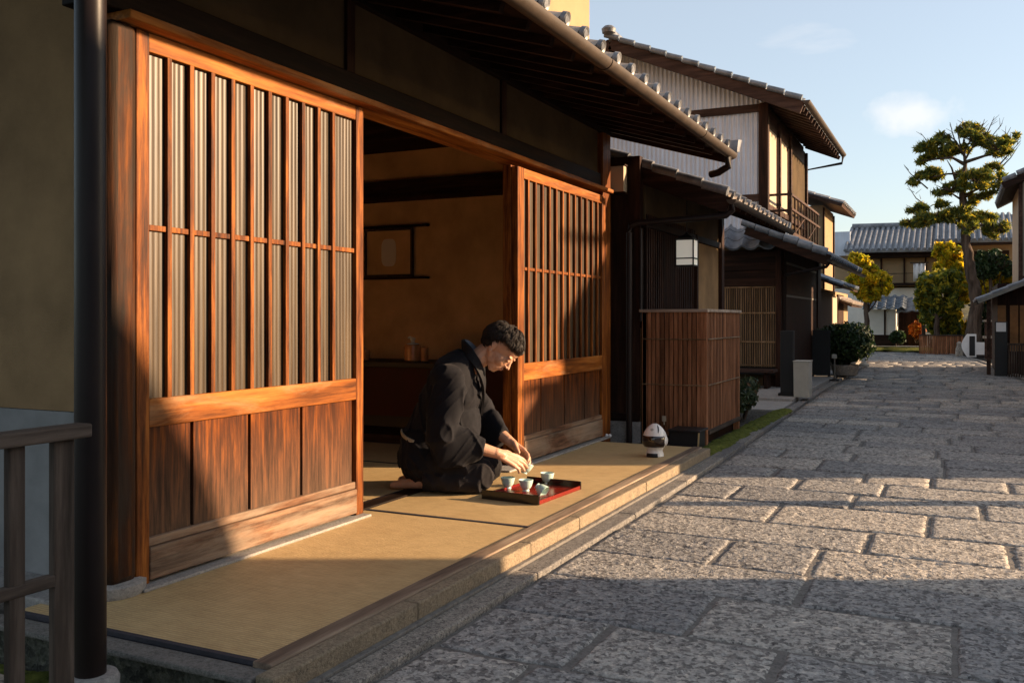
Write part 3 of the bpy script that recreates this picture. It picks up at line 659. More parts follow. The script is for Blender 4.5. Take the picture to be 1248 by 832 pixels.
# ================================================================== second house (narrow, lower eaves)
H2 = thing('wooden_house', 'dark second house with low tiled eaves behind the slatted fence box', 'house', (-2.1, 7.8, 0))
bm = B(); box(bm, -2.44, -2.10, 6.52, 6.60, .17, 2.12); obj('board_wall', bm, M['wood_dark'], H2)
bm = B(); box(bm, -2.44, -2.11, 6.50, 6.52, .16, .22); obj('skirt_board', bm, M['wood_dark_x'], H2)
bm = B(); box(bm, -2.46, -2.09, 6.50, 6.60, -.04, .158); obj('wall_base', bm, M['concrete'], H2)
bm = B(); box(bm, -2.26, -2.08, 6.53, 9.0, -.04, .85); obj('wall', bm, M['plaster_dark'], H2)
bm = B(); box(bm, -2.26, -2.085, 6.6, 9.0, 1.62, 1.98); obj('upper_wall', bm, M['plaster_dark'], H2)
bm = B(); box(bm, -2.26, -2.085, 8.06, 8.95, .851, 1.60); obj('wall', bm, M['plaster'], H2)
bm = B(); box(bm, -2.24, -2.18, 6.6, 8.05, .85, 1.70); obj('window', bm, M['black'], H2)
wd = B(); y = 6.62
while y < 8.02: box(wd, -2.10, -2.078, y, y + .026, .86, 1.70); y += .058
obj('window_lattice', wd, M['wood_dark'], H2)
bm = B(); box(bm, -2.12, -2.06, 6.56, 9.02, 1.60, 1.655); box(bm, -2.12, -2.06, 6.56, 9.02, .80, .86); obj('beam', bm, M['wood_dark_y'], H2, bevel=.003)
bm = B(); box(bm, -2.14, -2.055, 8.02, 8.07, 0, 1.66); box(bm, -2.14, -2.05, 8.95, 9.05, 0, 2.0); obj('post', bm, M['wood_dark'], H2, bevel=.004)
E2 = (-1.47, 6.62, 1.80); E2b = (-1.47, 9.15, 1.80); s2 = .40
tile_roof('roof', H2, E2, E2b, (-1.6, 0, 1.6 * s2), M['tile_warm'], period=.20, course=.18, amp=.018)
eave_caps('eave_tile', H2, E2, E2b, (-1, 0, s2), M['tile'], .20, r=.029, h=.022)
bm = B()                                    # verge tiles in a row along the gable end
for k in range(9):
    t0, t1 = k * .185, k * .185 + .18
    pa = Vector((-1.47 - t0, 6.60, 1.81 + t0 * s2 + .020)); pb = Vector((-1.47 - t1, 6.60, 1.81 + t1 * s2 + .006))
    tube(bm, [pa, pb], .036, 12)
obj('verge_tile', bm, M['tile'], H2, smooth=True)
bm = B(); slab(bm, (-1.48, 6.62, 1.765), (-1.48, 9.14, 1.765), (-1.6, 0, 1.6 * s2), .014); obj('soffit', bm, M['wood_dark_y'], H2)
bm = B(); bar(bm, (-1.46, 6.60, 1.725), (-2.7, 6.60, 1.725 + 1.24 * s2), .035, .12); obj('bargeboard', bm, M['wood_dark_x'], H2, bevel=.003)
bm = B(); y = 6.75
while y < 9.1: bar(bm, (-1.45, y, 1.735), (-2.2, y, 1.735 + .75 * s2), .03, .04); y += .2
obj('rafter', bm, M['wood_dark_x'], H2)
bm = B(); half_gutter(bm, (-1.435, 6.55, 1.765), (-1.435, 9.2, 1.765), .034); obj('gutter', bm, M['gutter'], H2, smooth=True)
bm = B(); tube(bm, [(-1.435, 6.585, 1.76), (-1.435, 6.585, 1.69), (-1.48, 6.585, 1.655), (-1.6, 6.56, 1.645), (-2.10, 6.48, 1.62), (-2.155, 6.47, 1.60), (-2.165, 6.47, 1.55), (-2.165, 6.47, .0)], .023, 12)
obj('downpipe', bm, M['pipe'], H2, smooth=True)
bm = B(); tube(bm, [(-2.085, 6.50, .9), (-2.085, 6.50, 1.58)], .011, 10); obj('conduit', bm, M['iron'], H2, smooth=True)
# lit paper wall box on the corner
c = onX(750, 218, -2.25); wa, wb = onY(742, 218, 6.42).x, onY(760, 218, 6.42).x
wl = thing('wall_box', 'small cream paper lamp box fixed under the eaves at the corner of the tea house', 'wall lamp', (-2.25, 6.46, c.z - .1))
bm = B(); box(bm, wa, wb, 6.42, 6.50, c.z - .095, c.z + .095); obj('lamp_shade', bm, M['plaster_cream'], wl, bevel=.003)
bm = B(); box(bm, wa - .01, wb + .01, 6.415, 6.505, c.z - .107, c.z - .096); box(bm, wa - .01, wb + .01, 6.415, 6.505, c.z + .096, c.z + .107); obj('lamp_frame', bm, M['wood_dark_x'], wl)

# hanging lantern
def emis_paper(name, col, e=.0):
    m, nt, b = newmat(name); b.inputs['Base Color'].default_value = (*col, 1); b.inputs['Roughness'].default_value = .8
    b.inputs['Subsurface Weight'].default_value = .2
    if e: b.inputs['Emission Color'].default_value = (*col, 1); b.inputs['Emission Strength'].default_value = e
    return m
M['paper'] = emis_paper('paper', (.80, .76, .66), .12)
lc = Vector((-1.83, 7.08, 0)); a = onY(837, 290, 7.08); lc.x = a.x; zt_, zb_ = onY(837, 292, 7.08).z, onY(837, 324, 7.08).z
LN = thing('hanging_lantern', 'square white paper lantern in a black frame hanging under the eaves of the second house', 'lantern', (lc.x, lc.y, zb_))
s = .068
bm = B(); box(bm, lc.x - s, lc.x + s, lc.y - s, lc.y + s, zb_ + .006, zt_ - .006); obj('paper_shade', bm, M['paper'], LN)
bm = B()
for dx in (-1, 1):
    for dy in (-1, 1): box(bm, lc.x + dx * (s + .001) - .005, lc.x + dx * (s + .001) + .005, lc.y + dy * (s + .001) - .005, lc.y + dy * (s + .001) + .005, zb_ - .008, zt_ + .004)
for z in (zb_, zb_ + (zt_ - zb_) * .27, zt_ - .004):
    for q in ((-1, 0), (1, 0), (0, -1), (0, 1)):
        if q[0]: box(bm, lc.x + q[0] * (s + .003) - .004, lc.x + q[0] * (s + .003) + .004, lc.y - s, lc.y + s, z - .004, z + .005)
        else: box(bm, lc.x - s, lc.x + s, lc.y + q[1] * (s + .003) - .004, lc.y + q[1] * (s + .003) + .004, z - .004, z + .005)
obj('lantern_frame', bm, M['black'], LN)
bm = B(); lathe(bm, [(s * 1.3, zt_ + .003 - 0), (s * 1.3, zt_ + .010), (.02, zt_ + .04), (.008, zt_ + .055)], (lc.x, lc.y, 0), 4)
bmesh.ops.rotate(bm, cent=lc, matrix=Matrix.Rotation(PI / 4, 3, 'Z'), verts=bm.verts); obj('lantern_cap', bm, M['black'], LN)
bm = B(); tube(bm, [(lc.x, lc.y, zt_ + .05), (lc.x, lc.y, 1.90)], .003, 6); obj('cord', bm, M['black'], LN)

# ------------------------------------------------------------------ slatted fence box in front of it
FB = thing('slatted_fence', 'waist-high reddish slatted box fence with a pale cap board at the end of the veranda', 'fence', (-1.85, 7.1, 0))
x0, x1, y0, y1, zb, zt = -2.075, -1.60, 6.50, 7.60, .12, .965
bm = B(); x = x0 + .004
while x < x1 - .035: box(bm, x, x + .027, y0, y0 + .014, zb - .05, zt); x += .0335
y = y0 + .04
while y < y1 - .03: box(bm, x1 - .014, x1, y, y + .026, zb, zt); y += .046
obj('fence_slats', bm, M['fence_slat'], FB)
bm = B()
for px, py in ((x0, y0), (x1 - .04, y0 - .004), (x1 - .04, y1 - .04)): box(bm, px - .002, px + .044, py, py + .044, 0, zt)
obj('fence_post', bm, M['fence_slat'], FB, bevel=.003)
bm = B(); box(bm, x0 - .02, x1 + .014, y0 - .02, y0 + .05, zt, zt + .022); box(bm, x1 - .06, x1 + .016, y0 + .051, y1 + .02, zt, zt + .022); obj('cap_board', bm, M['pale_wood_x'], FB, bevel=.003)
bm = B(); box(bm, x1 - .002, x1 + .012, y0 + .045, y1, zb - .03, zb); obj('bottom_rail', bm, M['wood_rail_y'], FB)
bm = B()
for z in (.44, .77):
    tube(bm, [(x1 + .004, y0 + .03, z), (x1 + .004, y1, z)], .0055, 8)
    tube(bm, [(x0, y0 - .003, z), (x1, y0 - .003, z)], .0045, 8)
    k = x0 + .01
    while k < x1: tube(bm, [(k, y0 - .004, z - .008), (k + .006, y0 - .008, z), (k, y0 - .004, z + .008)], .0022, 6); k += .067
obj('rail_cord', bm, M['bamboo'], FB, smooth=True)
bm = B(); box(bm, x0 + .02, x1 - .05, y0 + .06, y1, .0, zt - .02); obj('inner_board', bm, M['wood_dark'], FB)
# low dark bench beside the helmet
c0, c1 = onY(813, 548, 6.2), onY(853, 549, 6.2)
bn = thing('low_bench', 'low black bench with a bright metal leg in front of the slatted fence', 'bench', ((c0.x + c1.x) / 2, 6.3, 0))
zt_ = onY(830, 524, 6.2).z
bm = B(); box(bm, c0.x, c1.x, 6.2, 6.44, zt_ - .014, zt_); obj('bench_top', bm, M['iron'], bn, bevel=.003)
bm = B(); box(bm, c0.x + .01, c1.x - .02, 6.225, 6.42, .02, zt_ - .015); obj('bench_body', bm, M['black'], bn)
M['brass'] = plain('brass', (.65, .5, .28), .35, metal=.7, amt=.15, bstr=.02)
bm = B(); bar(bm, (c1.x - .008, 6.205, zt_ - .012), (c1.x - .016, 6.205, .0), .010, .008, up=(0, 1, 0)); obj('bench_leg', bm, M['brass'], bn)
tg = onY(809, 510, 6.48)
bm = B(); box(bm, tg.x - .014, tg.x + .014, 6.484, 6.492, tg.z - .02, tg.z + .02); tube(bm, [(tg.x, 6.488, tg.z - .02), (tg.x, 6.488, tg.z - .045)], .004, 6)
tag(obj('paper_tag', bm, M['plaster_cream'], loc=(tg.x, 6.488, tg.z - .03)), 'tiny cream tag tied to the slats above the white helmet', 'tag')
q = onZ(741, 533, ZP); bm = B(); bmesh.ops.create_icosphere(bm, subdivisions=2, radius=.016, matrix=Matrix.Translation((q.x - .012, q.y, ZP + .012))); bmesh.ops.create_icosphere(bm, subdivisions=2, radius=.013, matrix=Matrix.Translation((q.x + .014, q.y, ZP + .014)))
tag(obj('door_stopper', bm, M['white_paint'], smooth=True, loc=(q.x, q.y, ZP)), 'small white door stopper at the far foot of the shaded lattice door', 'door stopper')

# ------------------------------------------------------------------ ground along the far side
bm = B(); hgrid(bm, -1.62, -1.435, 5.99, 9.3, 16, 200, lambda x, y: .012 + .022 * (1 - min(1, abs((x + 1.525) / .095)) ** 2) + .014 * noise.noise(Vector((x * 12, y * 12, 0))) + .008 * noise.noise(Vector((x * 45, y * 45, 0))))
o = obj('moss_strip', bm, M['moss'], smooth=True); o['kind'] = 'stuff'; tag(o, 'strip of bright green moss between the kerb and the slatted fence', 'moss')
bm = B(); box(bm, -2.1, -1.60, 5.99, 9.3, -.05, .006); struct('verge', bm, M['soil'])
bm = B()
for k, (ya, yb, z) in enumerate(((9.3, 10.3, .02), (10.3, 13.2, .05), (13.21, 16.4, .045))): 
    hexa(bm, [(-2.6, ya, -.04), (lerp_path(LK, ya) - .12, ya, -.04), (lerp_path(LK, yb) - .12, yb, -.04), (-2.6, yb, -.04), (-2.6, ya, z), (lerp_path(LK, ya) - .12, ya, z), (lerp_path(LK, yb) - .12, yb, z), (-2.6, yb, z)])
struct('pavement', bm, M['concrete'], bevel=.006)

# ================================================================== third house: two storeys, corrugated gable
H3 = thing('two_storey_house', 'two-storey house with a grey corrugated gable, balcony and a low blue-grey tiled eave', 'house', (-3.0, 13.5, 0))
def corrugated():
    m, nt, b = newmat('corrugated'); v = coords(nt, island=False)
    n = noise_tex(nt, v, 3, 6, .65); n2 = noise_tex(nt, coords(nt, (1, 1, .1), island=False), 14, 5, .6)
    col = ramp(nt, n, [(.3, (.52, .57, .66)), (.7, (.64, .69, .78))]).outputs[0]
    col = mixc(nt, .45, col, ramp(nt, n2, [(.35, (.78, .76, .74)), (.6, (1.05, 1.05, 1.05))]).outputs[0], 'MULTIPLY')
    nt.links.new(col, b.inputs['Base Color']); b.inputs['Roughness'].default_value = .5; b.inputs['Metallic'].default_value = .2
    return m
M['corrugated'] = corrugated()
GY = 12.05; UX = -2.22
RG = Vector((-4.2, GY - .3, 4.70)); EV = Vector((-1.70, GY - .3, 3.60)); sl3 = (RG.z - EV.z) / (EV.x - RG.x)
def sheet(name, parent, pts_top, x0, x1, zb, y, mat, per=.06, amp=.010):
    bm = B(); n_ = int((x1 - x0) / per * 8); prev = None
    for i in range(n_ + 1):
        x = x0 + (x1 - x0) * i / n_; yy = y + amp * math.sin(2 * PI * (x - x0) / per)
        c = (bm.verts.new((x, yy, zb)), bm.verts.new((x, yy, pts_top(x))))
        if prev: bm.faces.new((prev[0], c[0], c[1], prev[1]))
        prev = c
    return obj(name, bm, mat, parent, smooth='all')
top3 = lambda x: EV.z - .09 + (EV.x - x) * sl3 if x > RG.x else RG.z - .09 - (RG.x - x) * sl3
sheet('gable_cladding', H3, top3, -5.9, UX, 1.9, GY, M['corrugated'])
bm = B(); prism(bm, [(-5.9, 0), (UX - .02, 0), (UX - .02, top3(UX) - .02), (RG.x, RG.z - .12), (-5.9, top3(-5.9) - .02)], GY + .03, 15.6, 'y'); obj('wall', bm, M['plaster_dark'], H3)
bm = B(); box(bm, UX - .06, UX + .06, GY - .05, GY + .06, 1.9, 3.68); obj('post', bm, M['wood_dark'], H3, bevel=.005)
M['wood_redbrown_x'] = wood('wood_redbrown_x', (.03, .017, .014), (.06, .036, .029), (.09, .055, .044), 'x', .6, 18)
M['wood_redbrown_y'] = wood('wood_redbrown_y', (.03, .016, .012), (.065, .038, .028), (.11, .065, .048), 'y', .6, 18)
bl = onY(845, 137, GY); br = onY(928, 127, GY)
bm = B(); box(bm, -5.9, UX - .06, GY - .035, GY - .012, br.z - .10, br.z); lb = onY(915, 241, GY); box(bm, -3.4, UX - .06, GY - .035, GY - .012, lb.z - .05, lb.z + .04); obj('beam', bm, M['wood_redbrown_x'], H3, bevel=.003)
# roof
tile_roof('roof', H3, (EV.x, GY - .3, EV.z), (EV.x, 15.75, EV.z), (-2.5, 0, 2.5 * sl3), M['tile'], period=.22, course=.26, amp=.02, nper=6, thick=.04)
tile_roof('roof', H3, (-6.7, GY - .3, EV.z), (-6.7, 15.75, EV.z), (2.5, 0, 2.5 * sl3), M['tile'], period=.3, course=.4, amp=.02, nper=4, thick=.04)
bm = B()
for k in range(12):
    t0 = k * .215; tube(bm, [(EV.x - t0, GY - .33, EV.z + .03 + t0 * sl3), (EV.x - t0 - .2, GY - .33, EV.z + .012 + (t0 + .2) * sl3)], .036, 10)
obj('verge_tile', bm, M['tile_blue'], H3, smooth=True)
bm = B(); tube(bm, [(RG.x, GY - .34, RG.z + .06), (RG.x, 15.8, RG.z + .06)], .07, 12); lathe(bm, [(.03, 0), (.09, .03), (.10, .08), (.06, .12)], (RG.x, GY - .36, RG.z + .02), 10); obj('ridge_tile', bm, M['tile'], H3, smooth=True)
bm = B(); bar(bm, (EV.x, GY - .3, EV.z - .09), (RG.x, GY - .3, RG.z - .09), .04, .15); bar(bm, (RG.x, GY - .3, RG.z - .09), (-6.7, GY - .3, EV.z - .09), .04, .15); obj('bargeboard', bm, M['wood_redbrown_x'], H3, bevel=.004)
bm = B(); slab(bm, (EV.x, GY - .28, EV.z - .04), (EV.x, 15.7, EV.z - .04), (-2.5, 0, 2.5 * sl3), .02); obj('soffit', bm, M['wood_dark_y'], H3)
bm = B(); y = GY - .2
while y < 15.7: bar(bm, (EV.x + .01, y, EV.z - .09), (UX, y, EV.z - .09 + (EV.x - UX) * sl3), .04, .06); y += .24
obj('rafter', bm, M['wood_redbrown_x'], H3)
bm = B(); half_gutter(bm, (EV.x + .05, GY - .35, EV.z - .01), (EV.x + .05, 15.85, EV.z - .01), .045); obj('gutter', bm, M['gutter'], H3, smooth=True)
bm = B(); tube(bm, [(EV.x + .05, 15.8, EV.z - .05), (EV.x + .03, 15.8, EV.z - .16), (UX + .02, 15.62, EV.z - .26), (UX + .02, 15.62, 1.8)], .022, 8); obj('downpipe', bm, M['pipe'], H3, smooth=True)
# street side, upper storey: white screens, dark frames
UF = UX + .0
bm = B(); box(bm, UF - .012, UF + .012, GY + .07, 15.55, 3.42, 3.62); box(bm, UF - .012, UF + .02, GY + .07, 15.55, 2.35, 2.42); obj('beam', bm, M['wood_redbrown_y'], H3)
ys = [GY + .1, 12.95, 13.1, 13.85, 14.05, 15.5]
for k in (0, 2):
    wn = B(); 
    for q in ((ys[k], ys[k] + .04, 2.42, 3.42), (ys[k + 1] - .04, ys[k + 1], 2.42, 3.42)): box(wn, UF - .01, UF + .025, *q)
    o = obj('window', wn, M['wood_dark'], H3)
    p = B(); box(p, UF - .01, UF + .008, ys[k] + .04, ys[k + 1] - .04, 2.42, 3.42); obj('window_screen', p, M['plaster_cream'], o)
bm = B(); box(bm, UF - .01, UF + .012, 14.1, 15.55, 2.42, 3.42); obj('wall', bm, M['plaster_dark'], H3)  # dark plaster colour stands in for shade under the eave
bm = B()
for y in (13.02, 13.95, 15.55): box(bm, UF, UF + .05, y - .04, y + .04, 1.9, 3.6)
obj('post', bm, M['wood_redbrown_y'], H3)
# balcony
bx = -1.93; b = B()
zt_ = 2.56
box(b, UF, bx, GY + .35, GY + .38, zt_ - .03, zt_); box(b, bx - .03, bx, GY + .35, 15.2, zt_ - .03, zt_); box(b, bx - .03, bx, GY + .35, 15.2, zt_ - .22, zt_ - .19); box(b, UF, bx, GY + .35, GY + .38, zt_ - .24, zt_ - .21)
box(b, bx - .04, bx, GY + .34, GY + .39, 2.05, zt_ + .03); y = GY + .7
while y < 15.2: box(b, bx - .025, bx - .005, y, y + .02, 2.05, zt_ - .03); y += .28
for y in (13.3, 14.5): bar(b, (bx - .015, y - .5, 2.08), (bx - .015, y + .4, zt_ - .2), .012, .018)
box(b, UF, bx + .02, GY + .32, 15.25, 2.0, 2.05)
obj('balcony', b, M['wood_redbrown_y'], H3)
# lower pent roof on the side towards the camera and along the street
tile_roof('lower_roof', H3, (-2.75, 11.72, 1.80), (-1.9, 11.72, 1.80), (0, .42, .36), M['tile_blue'], period=.22, course=.16, amp=.024, nper=8)
E3a, E3b = (-1.36, 11.35, 1.66), (-1.36, 15.6, 1.66)
tile_roof('lower_roof', H3, E3a, E3b, (-.95, 0, .95 * .42), M['tile_blue'], period=.2, course=.2, amp=.02, nper=6)
eave_caps('eave_tile', H3, E3a, E3b, (-1, 0, .42), M['tile_blue'], .2, r=.034, h=.02)
bm = B()
for k in range(6):
    t0 = k * .165; tube(bm, [(-1.36 - t0, 11.32, 1.70 + t0 * .42), (-1.36 - t0 - .16, 11.32, 1.685 + (t0 + .16) * .42)], .05, 10)
obj('verge_tile', bm, M['tile_blue'], H3, smooth=True)
bm = B(); bar(bm, (-1.34, 11.33, 1.60), (-2.3, 11.33, 1.60 + .96 * .42), .04, .13); obj('bargeboard', bm, M['wood_dark_x'], H3)
bm = B(); slab(bm, (-1.37, 11.36, 1.62), (-1.37, 15.6, 1.62), (-.95, 0, .95 * .42), .02); obj('soffit', bm, M['wood_dark_y'], H3)
bm = B(); half_gutter(bm, (-1.33, 11.3, 1.61), (-1.33, 15.7, 1.61), .036); tube(bm, [(-1.33, 11.36, 1.59), (-1.38, 11.4, 1.53), (-1.93, 11.95, 1.47), (-1.95, 11.98, 1.42), (-1.95, 11.98, .1)], .02, 8); obj('gutter', bm, M['pipe'], H3, smooth=True)
# lower walls
bm = B(); box(bm, -2.75, -2.0, 11.98, 12.02, 1.34, 1.80); box(bm, -2.75, -2.0, 11.96, 12.0, 1.54, 1.60); obj('board_wall', bm, M['wood_dark_x'], H3)
bm = B(); box(bm, -2.75, -2.0, 12.03, 12.08, .2, 1.34); obj('board_wall', bm, M['black'], H3)
bm = B(); x = -2.74
while x < -2.05: box(bm, x, x + .016, 11.985, 12.0, .30, 1.33); x += .029
for z in (.32, .62, .99, 1.32): box(bm, -2.74, -2.05, 11.975, 11.985, z - .01, z + .01)
obj('bamboo_screen', bm, M['bamboo'], H3)
bm = B(); box(bm, -2.06, -1.99, 11.95, 12.06, .04, 1.85); box(bm, -1.99, -1.95, 15.1, 15.2, .04, 1.8); obj('post', bm, M['wood_dark'], H3)
bm = B(); box(bm, -2.2, -1.97, 12.07, 15.6, .05, 1.85); obj('street_wall', bm, M['wood_dark'], H3)
bm = B(); box(bm, -1.975, -1.962, 12.2, 15.0, 1.20, 1.225); box(bm, -1.975, -1.962, 12.2, 15.0, 1.62, 1.65); obj('rail_trim', bm, M['bronze'], H3)
bm = B(); box(bm, -1.972, -1.966, 12.25, 14.95, 1.23, 1.61); obj('dark_panel', bm, M['wood_redbrown_y'], H3)
# bench under the bamboo screen
bs = thing('bench', 'brown wooden bench below the bamboo screen of the two-storey house', 'bench', (-2.4, 11.7, .05))
bm = B(); box(bm, -2.72, -2.02, 11.55, 11.9, .25, .285); obj('bench_seat', bm, M['wood_redbrown_x'], bs, bevel=.003)
for x in (-2.6, -2.12):
    bm = B(); box(bm, x - .02, x + .02, 11.6, 11.85, .05, .249); obj('bench_leg', bm, M['wood_dark'], bs)

# ------------------------------------------------------------------ street furniture on the left
c0, c1 = onZ(951, 482, .05), onZ(968, 482, .05)
sb = thing('signboard', 'tall narrow black sign stand in front of the bamboo screen', 'sign stand', ((c0.x + c1.x) / 2, c0.y, .05))
zt_ = onY(960, 403, c0.y).z
bm = B(); box(bm, c0.x, c1.x, c0.y, c0.y + .12, .08, zt_); obj('board', bm, M['black'], sb, bevel=.004)
bm = B(); box(bm, c0.x - .02, c1.x + .02, c0.y - .03, c0.y + .15, .05, .08); obj('foot', bm, M['iron'], sb)
c0, c1 = onZ(966, 484, .05), onZ(988, 484, .05); zt_ = onY(975, 441, c0.y).z
bx_ = thing('planter_box', 'tall pale beige box standing beside the black sign stand', 'box', ((c0.x + c1.x) / 2, c0.y + .1, .05))
bm = B(); a, b2, y = c0.x, c1.x, c0.y; hexa(bm, [(a + .01, y + .01, .05), (b2 - .01, y + .01, .05), (b2 - .01, y + .25, .05), (a + .01, y + .25, .05), (a + .006, y, zt_), (b2 - .006, y, zt_), (b2 - .006, y + .26, zt_), (a + .006, y + .26, zt_)])
obj('box_body', bm, M['offwhite'], bx_, bevel=.006)
bm = B(); box(bm, a, b2, y - .005, y + .265, zt_, zt_ + .012); obj('box_rim', bm, M['offwhite'], bx_, bevel=.004)
c0, c1 = onZ(990, 458, .05), onZ(1013, 458, .05); zt_ = onY(1000, 402, c0.y).z
ps = thing('screen_panel', 'black upright screen panel to the left of the round green bush', 'screen', ((c0.x + c1.x) / 2, c0.y, .05))
bm = B(); box(bm, c0.x, c1.x, c0.y, c0.y + .04, .07, zt_); obj('panel', bm, M['black'], ps)
bm = B(); box(bm, c0.x, c0.x + .03, c0.y - .05, c0.y + .1, .05, .07); box(bm, c1.x - .03, c1.x, c0.y - .05, c0.y + .1, .05, .07); obj('foot', bm, M['iron'], ps)
c0 = onZ(1017, 463, .03)
st = thing('barrier_post', 'thin grey metal post with a small white plate by the kerb before the round bush', 'post', (c0.x, c0.y, .02))
zt_ = onY(1017, 434, c0.y).z
bm = B(); tube(bm, [(c0.x, c0.y, .03), (c0.x, c0.y, zt_)], .012, 8); obj('pole', bm, M['bronze'], st)
bm = B(); lathe(bm, [(.07, .0), (.07, .015), (.015, .03)], (c0.x, c0.y, .02), 12); obj('base', bm, M['iron'], st)
bm = B(); box(bm, c0.x - .035, c0.x + .035, c0.y - .02, c0.y - .013, zt_ - .03, zt_ + .03); obj('plate', bm, M['offwhite'], st)

# ------------------------------------------------------------------ plants
def leafmat(name, stops, trans=.35, rough=.55):
    m, nt, b = newmat(name); geo = nt.nodes.new('ShaderNodeNewGeometry')
    col = ramp(nt, geo.outputs['Random Per Island'], stops).outputs[0]
    big = noise_tex(nt, coords(nt, island=False), 2.5, 3)
    col = mixc(nt, .7, col, ramp(nt, big, [(.35, (.65, .7, .75)), (.65, (1.2, 1.12, 1))]).outputs[0], 'MULTIPLY')
    nt.links.new(col, b.inputs['Base Color']); b.inputs['Roughness'].default_value = rough
    t = nt.nodes.new('ShaderNodeBsdfTranslucent'); nt.links.new(col, t.inputs['Color']); mx = nt.nodes.new('ShaderNodeMixShader'); mx.inputs[0].default_value = trans
    o = nt.nodes['Material Output']; nt.links.new(b.outputs[0], mx.inputs[1]); nt.links.new(t.outputs[0], mx.inputs[2]); nt.links.new(mx.outputs[0], o.inputs[0])
    return m
M['leaf_dark'] = leafmat('leaf_dark', [(0, (.012, .03, .010)), (.5, (.03, .065, .02)), (1, (.06, .10, .03))])
M['leaf_green'] = leafmat('leaf_green', [(0, (.05, .08, .015)), (.45, (.14, .18, .025)), (.75, (.36, .34, .03)), (1, (.7, .52, .03))], .5)
M['leaf_yellow'] = leafmat('leaf_yellow', [(0, (.16, .22, .02)), (.3, (.46, .42, .02)), (.7, (.85, .62, .02)), (1, (.85, .50, .02))], .62)
M['leaf_orange'] = leafmat('leaf_orange', [(0, (.3, .06, .01)), (.5, (.6, .16, .02)), (1, (.7, .3, .03))], .45)
M['needle'] = leafmat('needle', [(0, (.05, .08, .02)), (.4, (.13, .165, .03)), (.75, (.29, .28, .03)), (1, (.68, .48, .03))], .6)
M['shrub_mix'] = leafmat('shrub_mix', [(0, (.02, .035, .015)), (.6, (.06, .085, .035)), (.9, (.11, .13, .06)), (1, (.2, .09, .04))])
M['bark'] = wood('bark', (.03, .022, .017), (.075, .055, .042), (.13, .10, .08), 'z', .9, 14, bstr=1.2)
def leaves(bm, c, rad, n_, size, rng, flat=1.0, shell=.35, aspect=1.7, up=0):
    c = Vector(c)
    for _ in range(n_):
        while True:
            d = Vector((rng.uniform(-1, 1), rng.uniform(-1, 1), rng.uniform(-1, 1)))
            if .05 < d.length <= 1: break
        r = shell + (1 - shell) * rng.random() ** .6; d = d.normalized() * r
        p = c + Vector((d.x * rad[0], d.y * rad[1], d.z * rad[2] * flat))
        s_ = size * rng.uniform(.6, 1.25)
        nrm = (d + Vector((rng.gauss(0, .6), rng.gauss(0, .6), rng.gauss(0, .6) + up))).normalized()
        t = nrm.cross(Vector((rng.uniform(-1, 1), rng.uniform(-1, 1), rng.uniform(-1, 1)))).normalized(); s2_ = nrm.cross(t)
        v = [bm.verts.new(p - t * s_ * .5 * aspect), bm.verts.new(p - s2_ * s_ * .4 + nrm * s_ * .1), bm.verts.new(p + t * s_ * .5 * aspect), bm.verts.new(p + s2_ * s_ * .4 + nrm * s_ * .1)]
        bm.faces.new(v)
def bush(name, label, cat, loc, rad, n_, size, mat, seed, clumps=7, group=None):
    rng = random.Random(seed); t = thing(name, label, cat, loc, group); loc = Vector(loc); bm = B()
    for k in range(clumps):
        a = rng.uniform(0, 2 * PI); q = rng.uniform(0, .55)
        c = loc + Vector((math.cos(a) * q * rad[0], math.sin(a) * q * rad[1], rad[2] * rng.uniform(.65, 1.45)))
        leaves(bm, c, tuple(x * rng.uniform(.38, .6) for x in rad), n_ // clumps, size, rng)
    obj('foliage', bm, mat, t)
    bm = B()
    for k in range(6):
        a = rng.uniform(0, 2 * PI); tube(bm, [loc + Vector((.1 * rad[0] * math.cos(a), .1 * rad[1] * math.sin(a), 0)), loc + Vector((.5 * rad[0] * math.cos(a), .5 * rad[1] * math.sin(a), rad[2] * 1.1))], [.012, .005], 6)
    obj('stem', bm, M['bark'], t); return t
bush('shrub', 'loose mixed green shrub between the slatted fence and the pavement', 'shrub', (-1.72, 8.3, .02), (.17, .42, .2), 2600, .035, M['shrub_mix'], 4, 9)
pc = onZ(1030, 458, .03)
pt = thing('plant_pot', 'round grey stone pot under the dense green bush by the kerb', 'pot', (pc.x, pc.y, .03))
bm = B(); lathe(bm, [(.14, 0), (.18, .02), (.21, .17), (.195, .18), (.18, .16)], (pc.x, pc.y, .03), 24); obj('pot_body', bm, M['kerb'], pt, smooth=True)
bush('bush', 'dense rounded dark green bush growing from the grey stone pot', 'bush', (pc.x - .05, pc.y, .10), (.56, .52, .40), 11000, .05, M['leaf_dark'], 8, 18)

# ================================================================== unseen buildings over the road, shaped so that their shadows fall across the street
SH = thing('storehouse', 'steep-roofed storehouse just across the road beside the camera', 'house', (4.5, 1.0, 0))
gp = [(2.3, 0), (2.3, 1.35), (2.56, 1.72), (3.2, 2.36), (4.5, 3.36), (6.2, 4.3), (8.0, 3.0), (8.0, 0)]
bm = B(); prism(bm, gp, -9, 4.72, 'y'); obj('wall', bm, M['plaster_white'], SH)
bm = B(); prev = None
for (xa, za), (xb, zb_) in zip(gp[1:6], gp[2:7]): 
    slab(bm, (xa, -9.1, za + .03), (xa, 4.73, za + .03), (xb - xa, 0, zb_ - za), .025)
obj('roof', bm, M['tile'], SH)
bm = B(); box(bm, 2.46, 2.498, 1.0, 1.9, 0, 1.3); obj('door', bm, M['wood_dark'], SH)
MR = thing('low_house', 'long low house across the road beyond the gap', 'house', (4, 8, 0))
